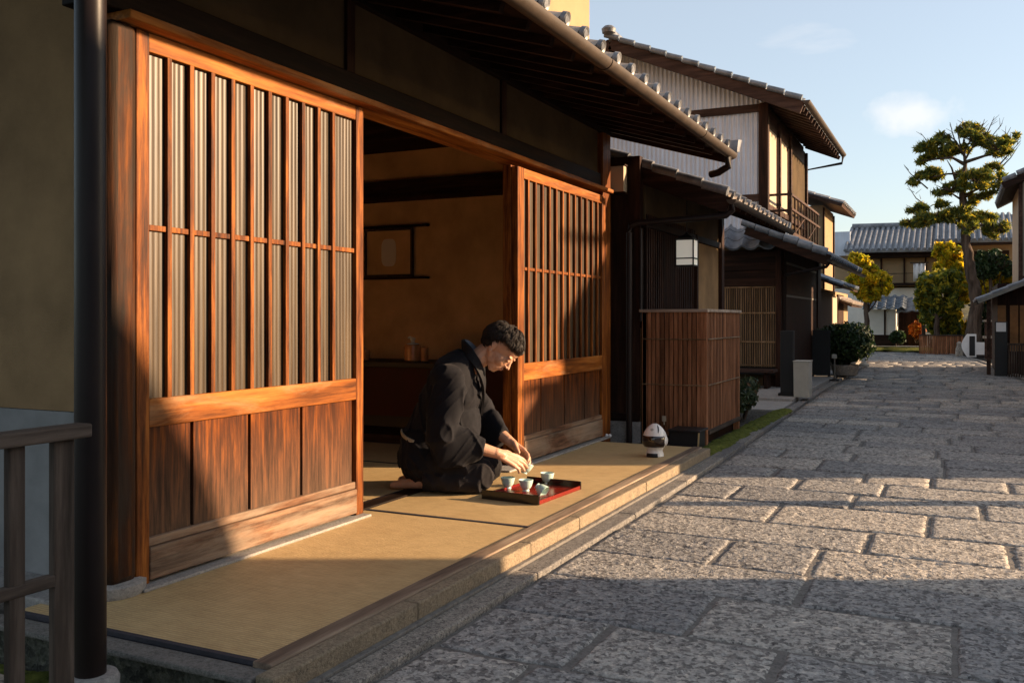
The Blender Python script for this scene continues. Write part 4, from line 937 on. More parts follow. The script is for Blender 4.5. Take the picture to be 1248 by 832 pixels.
bm = B(); box(bm, 2.25, 2.9, 7.3, 8.6, 0, 1.78); box(bm, 2.4, 4.4, 8.6, 12.8, 0, 2.78); box(bm, 2.4, 7, 12.81, 16.6, 0, 2.85); obj('wall', bm, M['plaster_cream'], MR)
bm = B(); slab(bm, (2.2, 7.25, 1.80), (2.2, 8.6, 1.80), (.8, 0, .2), .04); slab(bm, (2.05, 8.6, 2.77), (2.05, 12.8, 2.77), (2.4, 0, .6), .04); slab(bm, (2.05, 12.81, 2.95), (2.05, 16.8, 2.95), (3, 0, .8), .04); obj('roof', bm, M['tile'], MR)
bm = B()
for y in (9.2, 10.6, 13.4, 15.0): box(bm, 2.36, 2.398, y, y + .9, .1, 1.7)
obj('shutter', bm, M['wood_dark'], MR)
gw = thing('shadow_wall', 'unseen low plank wall between the two houses, its sloping top shaped to shade the road', 'wall', (1.6, 6.8, 0))
bm = B(); prism(bm, [(6.75, 0), (7.28, 0), (7.28, .92), (7.0, .5), (6.75, .34)], 1.58, 1.64, 'x'); obj('boards', bm, M['wood_dark_y'], gw)  # unseen wall added, its slope shaped so its shadow edges the sunlit road
bm = B(); box(bm, 1.655, 1.75, 5.86, 5.955, 0, .86)
bm2 = bm; tag(obj('wooden_bollard', bm2, M['wood_rail'], loc=(1.7, 5.9, 0), bevel=.006), 'square wooden bollard at the right edge of the road', 'bollard')
# ================================================================== house 4, beyond the two-storey house
H4 = thing('far_house', 'small tan-walled house with brown eaves seen past the balcony house', 'house', (-3, 19, 0))
xw = -2.36
bm = B(); box(bm, -4.6, xw, 19.0, 20.7, 1.5, 3.15); obj('wall', bm, M['plaster_tan'], H4)
bm = B(); slab(bm, (-1.95, 18.6, 3.12), (-1.95, 21.0, 3.12), (-2.2, 0, .80), .06); obj('roof', bm, M['wood_redbrown_y'], H4)
tile_roof('roof_tiles', H4, (-1.93, 18.6, 3.14), (-1.93, 21.0, 3.14), (-2.2, 0, .80), M['tile'], period=.25, course=.3, nper=5)
bm = B(); box(bm, xw, xw + .03, 18.97, 19.03, 1.5, 3.1); box(bm, xw, xw + .03, 20.6, 20.7, 1.5, 3.1); obj('post', bm, M['wood_dark'], H4)
bm = B(); box(bm, -4, -2.15, 16.6, 21.5, 0, 1.45); obj('lower_wall', bm, M['plaster_tan'], H4)
bm = B(); box(bm, -2.149, -2.11, 16.7, 18.4, .02, 1.4); box(bm, -2.149, -2.12, 19.4, 20.4, .02, 1.4); obj('shutter', bm, M['wood_dark'], H4)
bm = B(); box(bm, -2.149, -2.13, 18.5, 19.3, .4, 1.35); obj('screen', bm, M['plaster_cream'], H4)
tile_roof('lower_roof', H4, (-1.72, 16.5, 1.50), (-1.72, 19.3, 1.50), (-.7, 0, .28), M['tile_blue'], period=.25, course=.25, nper=5)
tile_roof('lower_roof', H4, (-1.85, 19.5, 1.22), (-1.85, 21.7, 1.22), (-.5, 0, .2), M['tile_warm'], period=.25, course=.25, nper=5)
bm = B(); slab(bm, (-1.74, 16.5, 1.46), (-1.74, 19.3, 1.46), (-.7, 0, .28), .03); slab(bm, (-1.87, 19.5, 1.18), (-1.87, 21.7, 1.18), (-.5, 0, .2), .03); obj('soffit', bm, M['wood_redbrown_y'], H4)
# low stone planter with weeds beyond the bush
bm = B(); box(bm, -2.1, -1.72, 17.0, 19.6, 0, .3); tag(obj('stone_planter', bm, M['kerb'], bevel=.01, loc=(-1.9, 18, 0)), 'low dark stone planter behind the round bush', 'planter')
c = onZ(1057, 447, .0)
wh = thing('white_stand', 'small white upright stand with a round foot at the kerb far down the street', 'stand', (c.x - .06, c.y, 0))
zt_ = onY(1057, 418, c.y).z
bm = B(); box(bm, c.x - .11, c.x - .01, c.y, c.y + .05, .1, zt_); obj('panel', bm, M['white_paint'], wh)
bm = B(); lathe(bm, [(.09, 0), (.09, .05), (.03, .1)], (c.x - .06, c.y, 0), 14); obj('foot', bm, M['offwhite'], wh)

# ================================================================== big house at the end of the street
YB = 31.0
HB = thing('far_house', 'long cream two-storey house with a grey ribbed roof closing the end of the street', 'house', (-5, YB, 0))
def bxp(x0, y0, x1, y1, Y, dy, name, mat, parent, bev=0):      # a box whose camera side spans two measured corners
    a, b = onY(x0, y0, Y), onY(x1, y1, Y); bm = B(); box(bm, min(a.x, b.x), max(a.x, b.x), Y, Y + dy, min(a.z, b.z), max(a.z, b.z)); return obj(name, bm, mat, parent, bevel=bev)
bxp(1016, 350, 1150, 305, YB, 4, 'upper_wall', M['plaster_tan'], HB)
bxp(1016, 420, 1160, 350, YB, 4, 'lower_wall', M['plaster_white'], HB)
bxp(1037, 315, 1150, 304, YB - .5, .5, 'eave_beam', M['wood_dark_x'], HB)
for x in (1074, 1102, 1128):
    bxp(x - 1, 346, x + 1, 314, YB - .06, .05, 'post', M['wood_dark'], HB)
bxp(1074, 348, 1140, 344, YB - .35, .35, 'balcony', M['wood_dark_x'], HB)
bxp(1074, 334, 1140, 332, YB - .35, .05, 'balcony_rail', M['wood_dark_x'], HB)
bxp(1016, 312, 1036, 282, YB - .1, .09, 'side_panel', M['corrugated'], HB)
a, b = onY(1030, 306, YB - .8), onY(1148, 304, YB - .8)
# ribbed roof
def rib_roof(name, parent, e0, e1, up, mat, n_, r):
    e0, e1, up = Vector(e0), Vector(e1), Vector(up); bm = B(); slab(bm, e0, e1, up, .06)
    for k in range(n_ + 1):
        p = e0 + (e1 - e0) * k / n_; tube(bm, [p + Vector((0, 0, .02)), p + up + Vector((0, 0, .02))], r, 8)
    return obj(name, bm, mat, parent)
M['tile_grey'] = plain('tile_grey', (.17, .175, .19), .5, amt=.35, nscale=5, bstr=.2, bscale=30, col2=(.26, .265, .28))
up = Vector((0, 2.2, onY(1080, 277, YB + 1.4).z - a.z))
rib_roof('roof', HB, a, b, up, M['tile_grey'], 17, .055)
bm = B(); tube(bm, [a + up + Vector((0, 0, .05)), b + up + Vector((0, 0, .05))], .11, 10); obj('ridge_tile', bm, M['tile_grey'], HB)
# small gatehouse in front
YG = 28.5
GH = thing('gatehouse', 'low white-walled gatehouse with a small tiled roof and a dark open gateway', 'gatehouse', (-4.2, YG, 0))
bxp(1055, 412, 1078, 377, YG, 1.6, 'wall', M['plaster_white'], GH)
bxp(1079, 412, 1092, 377, YG, 1.6, 'wall', M['plaster_white'], GH)
bxp(1053, 421, 1092, 408, YG - .02, .2, 'wall_base', M['wood_dark_x'], GH)
bxp(1092, 421, 1126, 378, YG + 1.2, .1, 'gate_board', M['wood_dark'], GH)
bxp(1123, 421, 1128, 376, YG - .1, .2, 'gate_post', M['wood_rail'], GH)
bxp(1077.3, 410, 1079.4, 377, YG - .03, .1, 'post', M['wood_dark'], GH)
a, b = onY(1051, 376, YG - .3), onY(1104, 376, YG - .3)
tile_roof('roof', GH, a, b, (0, 1.0, .38), M['tile_blue'], period=.24, course=.2, nper=5, amp=.03)
a2, b2 = onY(1092, 381, YG - .25), onY(1131, 378, YG - .25)
tile_roof('roof', GH, a2, b2, (0, .9, .42), M['tile_grey'], period=.3, course=.3, nper=4, amp=.015)
# orange maple glimpsed through the gateway
bush('maple_shrub', 'glowing orange maple glimpsed through the dark gateway', 'shrub', tuple(onY(1117, 418, YG + .6)), (.28, .2, .35), 700, .09, M['leaf_orange'], 12, 6)
# cream house further right, behind the pine
HC2 = thing('far_house', 'cream house with grey tiled roof partly hidden behind the tall pine', 'house', (2.5, 30, 0))
bxp(1150, 360, 1245, 292, 30.5, 3, 'wall', M['plaster_tan'], HC2)
bxp(1185, 318, 1230, 305, 30.45, .04, 'window', M['wood_dark_x'], HC2)
a, b = onY(1142, 294, 29.8), onY(1250, 292, 29.8); rib_roof('roof', HC2, a, b, (0, 2.2, .95), M['tile_grey'], 14, .06)
bxp(1142, 300, 1250, 293, 29.9, .3, 'eave_beam', M['wood_redbrown_x'], HC2)
# hanging white banner
c = onY(1121, 330, 27.5)
bn_ = thing('hanging_banner', 'white cloth banner hanging from a bracket on the far cream house', 'banner', (c.x, 27.5, onY(1121, 344, 27.5).z))
bm = B(); a, b = onY(1114, 343, 27.5), onY(1127, 321, 27.5); nx = 12
hg = [[bm.verts.new((a.x + (b.x - a.x) * i / nx, 27.5 + .03 * math.sin(i * 1.3), a.z + (b.z - a.z) * j / 2)) for i in range(nx + 1)] for j in range(3)]
for j in range(2):
    for i in range(nx): bm.faces.new((hg[j][i], hg[j][i + 1], hg[j + 1][i + 1], hg[j + 1][i]))
o = obj('banner_cloth', bm, M['white_paint'], bn_, smooth='all'); m_ = o.modifiers.new('solid', 'SOLIDIFY'); m_.thickness = .02
bm = B(); bar(bm, (a.x - .1, 27.5, b.z + .02), (b.x + .1, 27.5, b.z + .02), .03, .03); tube(bm, [((a.x + b.x) / 2, 27.5, b.z), ((a.x + b.x) / 2 - .1, 30.9, b.z + .25)], .012, 6); obj('bracket', bm, M['wood_rail'], bn_)

# ------------------------------------------------------------------ planting at the street end
bm = B(); hgrid(bm, -7, 3.5, 27.2, 30.9, 70, 26, lambda x, y: .03 + .05 * noise.noise(Vector((x * 3, y * 3, 0)))); o = obj('grass_bank', bm, M['moss'], smooth=True); o['kind'] = 'stuff'; tag(o, 'mossy grass bank at the far end of the road', 'grass')
fc = thing('bamboo_fence', 'low brown plank fence along the far bend left of the pine', 'fence', tuple(onY(1140, 428, 26.2)))
a, b = onY(1120, 430, 26.2), onY(1172, 429, 26.2); z1 = onY(1140, 409, 26.2).z; bm = B(); x = a.x
while x < b.x: box(bm, x, x + .045, 26.2, 26.23, 0, z1); x += .052
obj('boards', bm, M['fence_slat'], fc)
bm = B(); box(bm, a.x, b.x + .02, 26.17, 26.26, z1, z1 + .03); obj('cap_rail', bm, M['wood_rail'], fc)

def tree(name, label, cat, base, trunk, tr, limbs, pads, mat, nleaf, size, seed, group=None, extra=None, aspect=1.7):
    rng = random.Random(seed); t = thing(name, label, cat, base, group); base = Vector(base)
    bm = B(); P = [base + Vector(p) for p in trunk]
    Q, RR = [], []
    for i in range(len(P) - 1):
        for k in range(5):
            f_ = k / 5; Q.append(P[i].lerp(P[i + 1], f_) + Vector((rng.gauss(0, .012), rng.gauss(0, .012), 0)) * (1 if i + k else 0)); RR.append(tr[i] + (tr[i + 1] - tr[i]) * f_)
    Q.append(P[-1]); RR.append(tr[-1]); tube(bm, Q, RR, 12)
    for v in bm.verts: v.co += (v.co - base).normalized() * 0 + Vector((noise.noise(v.co * 6), noise.noise(v.co * 6 + Vector((9, 0, 0))), 0)) * .03
    obj('trunk', bm, M['bark'], t, smooth=True)
    bm = B()
    for pts, r0 in limbs:
        pp = [base + Vector(p) for p in pts]; tube(bm, pp, [r0 + (r0 * .25 - r0) * i / (len(pp) - 1) for i in range(len(pp))], 7)
    for c, rad in pads:          # twigs inside the pads
        c = base + Vector(c)
        for k in range(7):
            a = rng.uniform(0, 2 * PI); e = c + Vector((math.cos(a) * rad[0] * .95, math.sin(a) * rad[1] * .9, rad[2] * rng.uniform(.1, 1.25)))
            m_ = c.lerp(e, .5) - Vector((0, 0, rad[2] * .25)); tube(bm, [c - Vector((0, 0, rad[2] * .3)), m_, e], [.018, .011, .004], 5)
    obj('branches', bm, M['bark'], t)
    bm = B(); tot = sum((r[0] * r[1]) ** .9 for c, r in pads)
    for c, rad in pads:
        nn = int(nleaf * (rad[0] * rad[1]) ** .9 / tot); c = base + Vector(c); ncl = max(5, int(nn / 60))
        for k in range(ncl):
            a = rng.uniform(0, 2 * PI); q = math.sqrt(rng.random()) * .85
            cc = c + Vector((math.cos(a) * q * rad[0], math.sin(a) * q * rad[1], rng.uniform(-.7, .9) * rad[2]))
            s_ = rng.uniform(.10, .30); leaves(bm, cc, (rad[0] * s_ + .04, rad[1] * s_ + .04, rad[2] * (.22 if aspect > 3 else .35) + .03), nn // ncl, size, rng, shell=.1, aspect=aspect)
    obj('crown', bm, mat, t)
    if extra: extra(t, base, rng)
    return t
# the tall pine; positions of its pads were measured at its own distance
YP = 25.5
pb = onZ(1187, 432, .0); pb = onY(1187, 431, YP); pb.z = 0
def rel(x, y, dy=0):
    p = onY(x, y, YP + dy); return (p.x - pb.x, p.y - pb.y, p.z - pb.z)
trunk = [(0, 0, 0), rel(1186, 400), rel(1190, 370), rel(1186, 345), rel(1180, 315), rel(1176, 285), rel(1174, 255), rel(1174, 225), rel(1176, 200), rel(1175, 170)]
tr = [.23, .17, .145, .135, .12, .105, .085, .065, .045, .02]
pads = []
def pad(x, y, rx, rz, dy=0, ry=None): 
    sc_ = (YP + dy) * 1.05 / FPX; pads.append((rel(x, y, dy), (rx * sc_, (ry or rx * .8) * sc_, rz * sc_)))
pad(1140, 181, 20, 7); pad(1165, 186, 16, 7, .5); pad(1192, 170, 17, 9); pad(1216, 180, 17, 8, -.3); pad(1180, 160, 14, 7, .3); pad(1128, 196, 11, 4, .2); pad(1232, 172, 10, 6)
pad(1132, 214, 16, 6); pad(1114, 222, 9, 3); pad(1158, 230, 16, 6, -.4); pad(1190, 220, 20, 10, -.4); pad(1215, 222, 15, 8); pad(1196, 240, 15, 7); pad(1175, 212, 10, 6, .5)
pad(1120, 255, 14, 5); pad(1138, 266, 22, 8, -.3); pad(1165, 262, 18, 8); pad(1110, 270, 10, 5); pad(1195, 268, 16, 7, .3); pad(1215, 283, 16, 9); pad(1180, 280, 10, 6, -.6)
pad(1150, 250, 8, 5); pad(1208, 205, 9, 4); pad(1150, 168, 9, 5)
limbs = []
for (x0, y0, xm, ym, x1, y1, r0) in ((1175, 200, 1160, 192, 1122, 196, .05), (1175, 198, 1200, 190, 1236, 182, .05), (1174, 212, 1155, 212, 1118, 220, .035), (1166, 225, 1160, 205, 1154, 195, .035), (1174, 240, 1188, 232, 1220, 220, .045),
    (1175, 275, 1150, 266, 1112, 264, .05), (1176, 283, 1196, 274, 1222, 280, .05), (1176, 195, 1186, 178, 1200, 160, .03), (1175, 190, 1165, 172, 1150, 160, .03), (1174, 245, 1160, 236, 1146, 230, .03)):
    limbs.append(([rel(x0, y0), rel(xm, ym, -.2), rel(x1, y1, -.1)], r0))
def spikes(t, base, rng):
    bm = B()
    for (x, y) in ((1172, 144), (1166, 150), (1158, 149), (1182, 148), (1190, 152), (1200, 146), (1212, 142), (1222, 150), (1232, 155), (1122, 162), (1240, 180), (1102, 202), (1106, 226), (1244, 172)):
        p1 = Vector(rel(x, y)) + base; p0 = Vector(rel(x + (1178 - x) * .38, y + 28)) + base; mid = p0.lerp(p1, .55) + Vector((rng.gauss(0, .05), 0, rng.gauss(0, .04)))
        tube(bm, [p0, mid, p1], [.02, .012, .004], 5)
        for k in range(3):
            q = p0.lerp(p1, rng.uniform(.4, .9)); tube(bm, [q, q + Vector((rng.uniform(-.2, .2), rng.uniform(-.15, .15), rng.uniform(.08, .22)))], [.008, .003], 4)
    obj('bare_twig', bm, M['bark'], t)
tree('pine_tree', 'tall spreading pine with flat tiers of needles at the bend of the road', 'tree', (pb.x, pb.y, 0), trunk, tr, limbs, pads, M['needle'], 16000, .055, 21, extra=spikes, aspect=4.2)

def round_tree(label, x, ybase, Y, pads_px, mat, nleaf, size, seed, name='maple_tree', tr0=.09):
    b0 = onY(x, ybase, Y); b0.z = 0
    def rl_(px, py, dy=0): p = onY(px, py, Y + dy); return (p.x - b0.x, p.y - b0.y, p.z - b0.z)
    tp = pads_px[0]; k_ = Y * 1.05 / FPX
    pads = [(rl_(px, py, dy), (rx * k_, rx * k_ * .8, rz * k_)) for px, py, rx, rz, dy in pads_px]
    trunk = [(0, 0, 0), tuple(Vector(rl_(tp[0], tp[1])) * .5), rl_(tp[0], tp[1])]
    limbs = [([tuple(Vector(trunk[1])), tuple((Vector(trunk[1]) + Vector(c)) / 2 + Vector((0, 0, -.1))), c], .03) for c, r in pads]
    return tree(name, label, 'tree', (b0.x, b0.y, 0), trunk, [tr0, tr0 * .7, tr0 * .3], limbs, pads, mat, nleaf, size, seed)
round_tree('golden yellow tree rising left of the gatehouse roof', 1056, 415, 27.2, [(1056, 335, 15, 12, 0), (1048, 322, 10, 10, 0), (1068, 345, 13, 12, .2), (1045, 345, 10, 12, 0), (1060, 358, 12, 8, 0), (1075, 352, 8, 7, 0)], M['leaf_yellow'], 5500, .13, 31)
round_tree('green tree with yellow tips in front of the gateway beside the pine', 1141, 428, 26.6, [(1141, 350, 20, 14, 0), (1130, 362, 14, 9, 0), (1155, 345, 14, 12, .2), (1140, 375, 20, 12, .3), (1158, 372, 14, 12, 0), (1135, 390, 14, 10, .3), (1150, 396, 14, 10, .4)], M['leaf_green'], 8500, .11, 32)
round_tree('bright yellow tree glowing just behind the pine trunk', 1168, 428, 28.2, [(1160, 320, 16, 14, 0), (1172, 340, 14, 16, 0), (1150, 305, 10, 8, 0), (1166, 362, 14, 12, 0), (1172, 405, 8, 14, 0), (1150, 330, 12, 10, .3), (1160, 390, 10, 10, 0)], M['leaf_yellow'], 6500, .12, 33)
round_tree('yellow and green tree right of the pine trunk', 1205, 428, 27.4, [(1203, 345, 15, 14, 0), (1218, 330, 12, 12, 0), (1210, 360, 12, 9, 0), (1228, 345, 10, 12, 0)], M['leaf_yellow'], 3800, .12, 34)
round_tree('dark green evergreen tree against the pine trunk on its right', 1212, 428, 26.4, [(1206, 320, 17, 10, 0), (1196, 332, 12, 7, 0), (1222, 326, 11, 8, 0)], M['leaf_dark'], 3600, .10, 35)
round_tree('small yellow-green tree low behind the white sign', 1160, 432, 27.0, [(1160, 418, 20, 8, 0), (1150, 405, 16, 9, .3), (1175, 415, 12, 9, .4), (1196, 410, 14, 12, .6)], M['leaf_dark'], 4200, .10, 36, name='evergreen_shrub')
bush('low_shrub', 'small dark shrub at the foot of the gatehouse wall', 'shrub', tuple(onY(1094, 420, 28.0)), (.35, .25, .22), 1200, .08, M['leaf_dark'], 41, 6)

# wooded hill far behind
def hillz(x, y): return 6.0 * math.exp(-((x + 12) / 26) ** 2) * math.exp(-((y - 150) / 30) ** 2) * 1.55 - 1 + .5 * noise.noise(Vector((x * .3, y * .3, 0))) + .35 * noise.noise(Vector((x * 1.1, y * 1.1, 0)))
bm = B(); hgrid(bm, -60, 40, 100, 180, 220, 60, hillz); M['hill'] = plain('hill', (.05, .055, .03), .95, amt=.5, nscale=.5, bstr=1, bscale=2, col2=(.12, .10, .04)); struct('hill', bm, M['hill'], smooth='all')

# ================================================================== right side of the street
HR = thing('corner_house', 'dark two-storey house with tiled eaves cropped by the right edge of the street', 'house', (2, 18.5, 0))
Y0, Y1 = 17.3, 19.75
bm = B(); box(bm, .96, 3.5, Y0, Y1, 1.55, 3.35); obj('upper_wall', bm, M['plaster_cream'], HR)
ev = .69; ez = 3.10
tile_roof('roof', HR, (ev, Y0 - .3, ez), (ev, Y1 + .3, ez), (1.6, 0, .8), M['tile'], period=.25, course=.25, nper=6)
bm = B(); slab(bm, (ev + .01, Y0 - .28, ez - .03), (ev + .01, Y1 + .3, ez - .03), (1.6, 0, .8), .05); obj('soffit', bm, M['wood_dark_y'], HR)
bm = B(); bar(bm, (ev, Y0 - .32, ez - .02), (2.4, Y0 - .32, ez - .02 + .83), .05, .12); obj('bargeboard', bm, M['wood_dark_x'], HR)
bm = B()
for k in range(8): tube(bm, [(ev + k * .2, Y0 - .33, ez + .07 + k * .1), (ev + .19 + k * .2, Y0 - .33, ez + .05 + (k + .95) * .1)], .045, 8)
obj('verge_tile', bm, M['tile'], HR, smooth=True)
bm = B(); box(bm, .93, .99, Y0 - .04, Y0 + .04, 1.5, 3.3); box(bm, .93, 3.5, Y0 - .05, Y0 + .0, 1.50, 1.62); obj('post', bm, M['wood_redbrown_y'], HR)
bm = B(); box(bm, 1.03, 1.55, Y0 - .03, Y0 - .005, 1.75, 2.75); w_ = obj('window', bm, M['wood_dark'], HR)
bm = B(); box(bm, 1.06, 1.52, Y0 - .035, Y0 - .031, 1.80, 2.6); obj('window_pane', bm, M['white_paint'], w_)
lx = .62
bm = B(); box(bm, lx, 3.5, Y0 - .1, Y1, 0, 1.5); obj('lower_wall', bm, M['wood_dark'], HR)
M['amber'] = plain('amber', (.26, .12, .035), .6, amt=.3, bstr=.1)
for (xa, xb) in ((1216, 1226), (1231, 1241), (1243, 1252)):
    a, b = onY(xa, 428, Y0 - .13), onY(xb, 372, Y0 - .13); bm = B(); box(bm, a.x, b.x, Y0 - .13, Y0 - .101, max(.03, a.z), b.z); obj('sliding_door', bm, M['amber'], HR)
e_ = onY(1190, 366, Y0 - .5); q_ = onY(1248, 343, Y0 - .5); slr = (q_.z - e_.z) / (q_.x - e_.x)
tile_roof('lower_roof', HR, (e_.x, Y0 - .5, e_.z + .02), (e_.x, Y1 + .2, e_.z + .02), (1.6, 0, 1.6 * slr), M['tile_grey'], period=.25, course=.25, nper=5, amp=.014)
bm = B(); slab(bm, (e_.x, Y0 - .5, e_.z - .015), (e_.x, Y1 + .2, e_.z - .015), (1.6, 0, 1.6 * slr), .04); obj('soffit', bm, M['wood_dark_y'], HR)
bm = B(); bar(bm, (e_.x + .02, Y0 - .52, e_.z - .03), (1.9, Y0 - .52, e_.z - .03 + (1.88 - e_.x) * slr), .04, .05); obj('bargeboard', bm, M['bronze'], HR)
bm = B(); a = onY(1205, 440, Y0 - .3); box(bm, a.x - .03, a.x + .03, Y0 - .33, Y0 - .27, 0, e_.z + .1); obj('post', bm, M['wood_redbrown_y'], HR)
# taller neighbour continuing behind
HN = thing('far_house', 'plain cream house further along the right side, mostly hidden by the corner house', 'house', (3, 26, 0))
bm = B(); box(bm, 1.9, 6, 24.8, 29, 0, 2.7); obj('wall', bm, M['plaster_cream'], HN)
bm = B(); slab(bm, (1.6, 24.6, 2.65), (1.6, 29.2, 2.65), (3, 0, .9), .06); obj('roof', bm, M['tile'], HN)
# signs and fence at the right
c0, c1 = onZ(1212, 447, 0), onZ(1228, 447, 0); zt_ = onY(1220, 392, c0.y).z; yy = 16.6; c0, c1 = onY(1212, 447, yy), onY(1228, 447, yy); zt_ = onY(1220, 392, yy).z
t = thing('signboard', 'tall black sign stand with a white square at its top beside the corner house', 'sign stand', ((c0.x + c1.x) / 2, yy, 0))
bm = B(); box(bm, c0.x, c1.x, yy, yy + .15, 0.0, zt_); obj('board', bm, M['black'], t, bevel=.005)
a, b = onY(1214, 404, yy), onY(1226, 393, yy); bm = B(); box(bm, a.x, b.x, yy - .012, yy - .002, a.z, b.z); obj('notice', bm, M['white_paint'], t)
yf = 16.1
a, b = onY(1229, 456, yf), onY(1262, 456, yf); z1 = onY(1235, 419, yf).z
t = thing('picket_fence', 'low grey slatted fence at the right edge of the picture', 'fence', (a.x, yf, 0)); bm = B(); x = a.x
while x < b.x + 1: box(bm, x, x + .022, yf, yf + .02, .02, z1 - .02); x += .034
obj('fence_slats', bm, M['wood_rail'], t); bm = B(); box(bm, a.x - .01, b.x + 1, yf - .012, yf + .035, z1 - .02, z1 + .01); obj('cap_rail', bm, M['wood_rail_y'], t)
ys_ = 24.6
t = thing('white_signboard', 'white framed sign with black panel and curved side before the pine trunk', 'sign', tuple(onY(1182, 433, ys_)))
a, b = onY(1174, 433, ys_), onY(1190, 407, ys_)
bm = B(); box(bm, a.x + .08, b.x, ys_, ys_ + .1, 0, b.z); 
pr = [(a.x + .08, 0)] + [(a.x + .08 - .12 * math.sin(PI * k / 10), b.z * k / 10) for k in range(1, 10)] + [(a.x + .08, b.z)]
prism(bm, pr, ys_ + .002, ys_ + .098, 'y'); obj('frame', bm, M['white_paint'], t)
bm = B(); box(bm, a.x + .13, b.x - .03, ys_ - .012, ys_ - .002, .03, b.z - .05); obj('black_panel', bm, M['black'], t)
a, b = onY(1190, 432, ys_ - .4), onY(1200.5, 417, ys_ - .4)
t = thing('notice_board', 'small blank white notice board to the right of the curved white sign', 'notice board', (a.x, ys_ - .4, 0))
bm = B(); box(bm, a.x, b.x, ys_ - .4, ys_ - .37, max(.05, a.z), b.z); obj('board', bm, M['white_paint'], t)
bm = B(); box(bm, a.x, b.x, ys_ - .39, ys_ - .34, 0, .05); obj('foot', bm, M['black'], t)
a = onY(1169, 433, 25); t = thing('stone_lantern', 'small worn stone marker post left of the curved white sign', 'stone post', (a.x, 25, 0))
bm = B(); lathe(bm, [(.09, 0), (.08, .18), (.05, .26), (.06, .32), (.02, .36)], (a.x, 25, 0), 10); obj('stone_body', bm, M['foot_stone'], t, smooth=True)
a = onY(1205, 430, 23.5); t = thing('wooden_gate', 'brown wooden gate post stack between the pine and the black sign stand', 'gate', (a.x, 23.5, 0))
bm = B(); z1 = onY(1205, 392, 23.5).z; box(bm, a.x - .08, a.x + .1, 23.5, 23.7, 0, z1); obj('gate_post', bm, M['wood_redbrown_y'], t)
bm = B(); box(bm, a.x - .12, a.x + .14, 23.48, 23.72, z1 * .55, z1 * .62); box(bm, a.x - .12, a.x + .14, 23.48, 23.72, z1, z1 + .04); obj('gate_cap', bm, M['foot_stone'], t)
# background building strip beyond the left edge behind everything
bush('hedge', 'tall dark hedge closing the view behind the gate post', 'hedge', (1.4, 27.5, 0), (1.6, .6, .9), 6000, .1, M['leaf_dark'], 51, 12)
# ================================================================== tray and cups
M['lacquer_red'] = plain('lacquer_red', (.17, .006, .003), .25, amt=.12, nscale=3, bstr=.02, spec=.6)
M['lacquer_black'] = plain('lacquer_black', (.006, .003, .003), .15, amt=.3, nscale=4, bstr=.03, spec=.6)
TA = R(-4); TC = Vector((-1.845, 4.055, ZP + .0015))
tr_ = thing('tea_tray', 'rectangular black and red lacquer tray on the sunlit tatami in front of the kneeling man', 'tray', TC)
def tray_part(name, boxes, mat, parent=None, bev=.002):
    bm = B()
    for q in boxes: box(bm, *q)
    bmesh.ops.rotate(bm, cent=(0, 0, 0), matrix=Matrix.Rotation(TA, 3, 'Z'), verts=bm.verts); bmesh.ops.translate(bm, verts=bm.verts, vec=TC)
    return obj(name, bm, mat, parent or tr_, bevel=bev)
hx, hy = .150, .225
tray_part('tray_floor', [(-hx + .004, hx - .006, -hy + .008, hy - .008, .004, .010)], M['lacquer_red'])
tray_part('tray_end', [(-hx - .003, hx + .003, -hy, -hy + .009, 0, .043)], M['lacquer_black'])
tray_part('tray_end', [(-hx - .003, hx + .003, hy - .009, hy, 0, .040)], M['lacquer_black'])
tray_part('tray_rim', [(hx - .006, hx + .001, -hy + .0095, hy - .0095, 0, .019)], M['lacquer_red'], bev=.0015)
tray_part('tray_rim', [(-hx, -hx + .006, -hy + .0095, hy - .0095, 0, .019)], M['lacquer_red'], bev=.0015)
M['celadon'] = plain('celadon', (.50, .66, .60), .15, amt=.05, nscale=20, bstr=.02, spec=.7)
CUP = [(.016, 0), (.017, .001), (.0155, .009), (.0152, .0088), (.0205, .0125), (.028, .024), (.0325, .040), (.036, .054), (.0352, .0555), (.0335, .054), (.030, .040), (.025, .024), (.015, .016), (.002, .014)]
def cup(loc, label, tilt=None, sc_=1.0, name='teacup'):
    t = thing(name, label, 'teacup', loc, 'celadon teacups')
    bm = B(); lathe(bm, [(r * sc_, z * sc_) for r, z in CUP[3:]], (0, 0, 0), 36); b2 = B(); lathe(b2, [(r * sc_, z * sc_) for r, z in CUP[:3]] + [(.014 * sc_, .0115 * sc_)], (0, 0, 0), 28)
    for b_, nm in ((bm, 'cup_bowl'), (b2, 'foot_ring')):
        if tilt: bmesh.ops.transform(b_, matrix=tilt, verts=b_.verts)
        bmesh.ops.translate(b_, verts=b_.verts, vec=Vector(loc)); obj(nm, b_, M['celadon'], t, smooth=True)
    return t
zf = ZP + .0118
cup(onZ(619, 595, zf), 'pale green teacup upright at the left front of the tray, nearest the man\'s knee')
cup(onZ(641, 598, zf), 'pale green teacup upright in the tray directly below the man\'s hands')
c = onZ(667, 589, zf); cup(c, 'pale green teacup standing alone at the far back end of the tray')
c = onZ(664, 604, zf); cup(Vector((c.x - .045, c.y + .01, zf + .043)), 'pale green teacup tipped over at the front right corner of the tray', Vector((0, 0, 1)).rotation_difference(Vector((.78, -.12, -.50))).to_matrix().to_4x4(), .92)

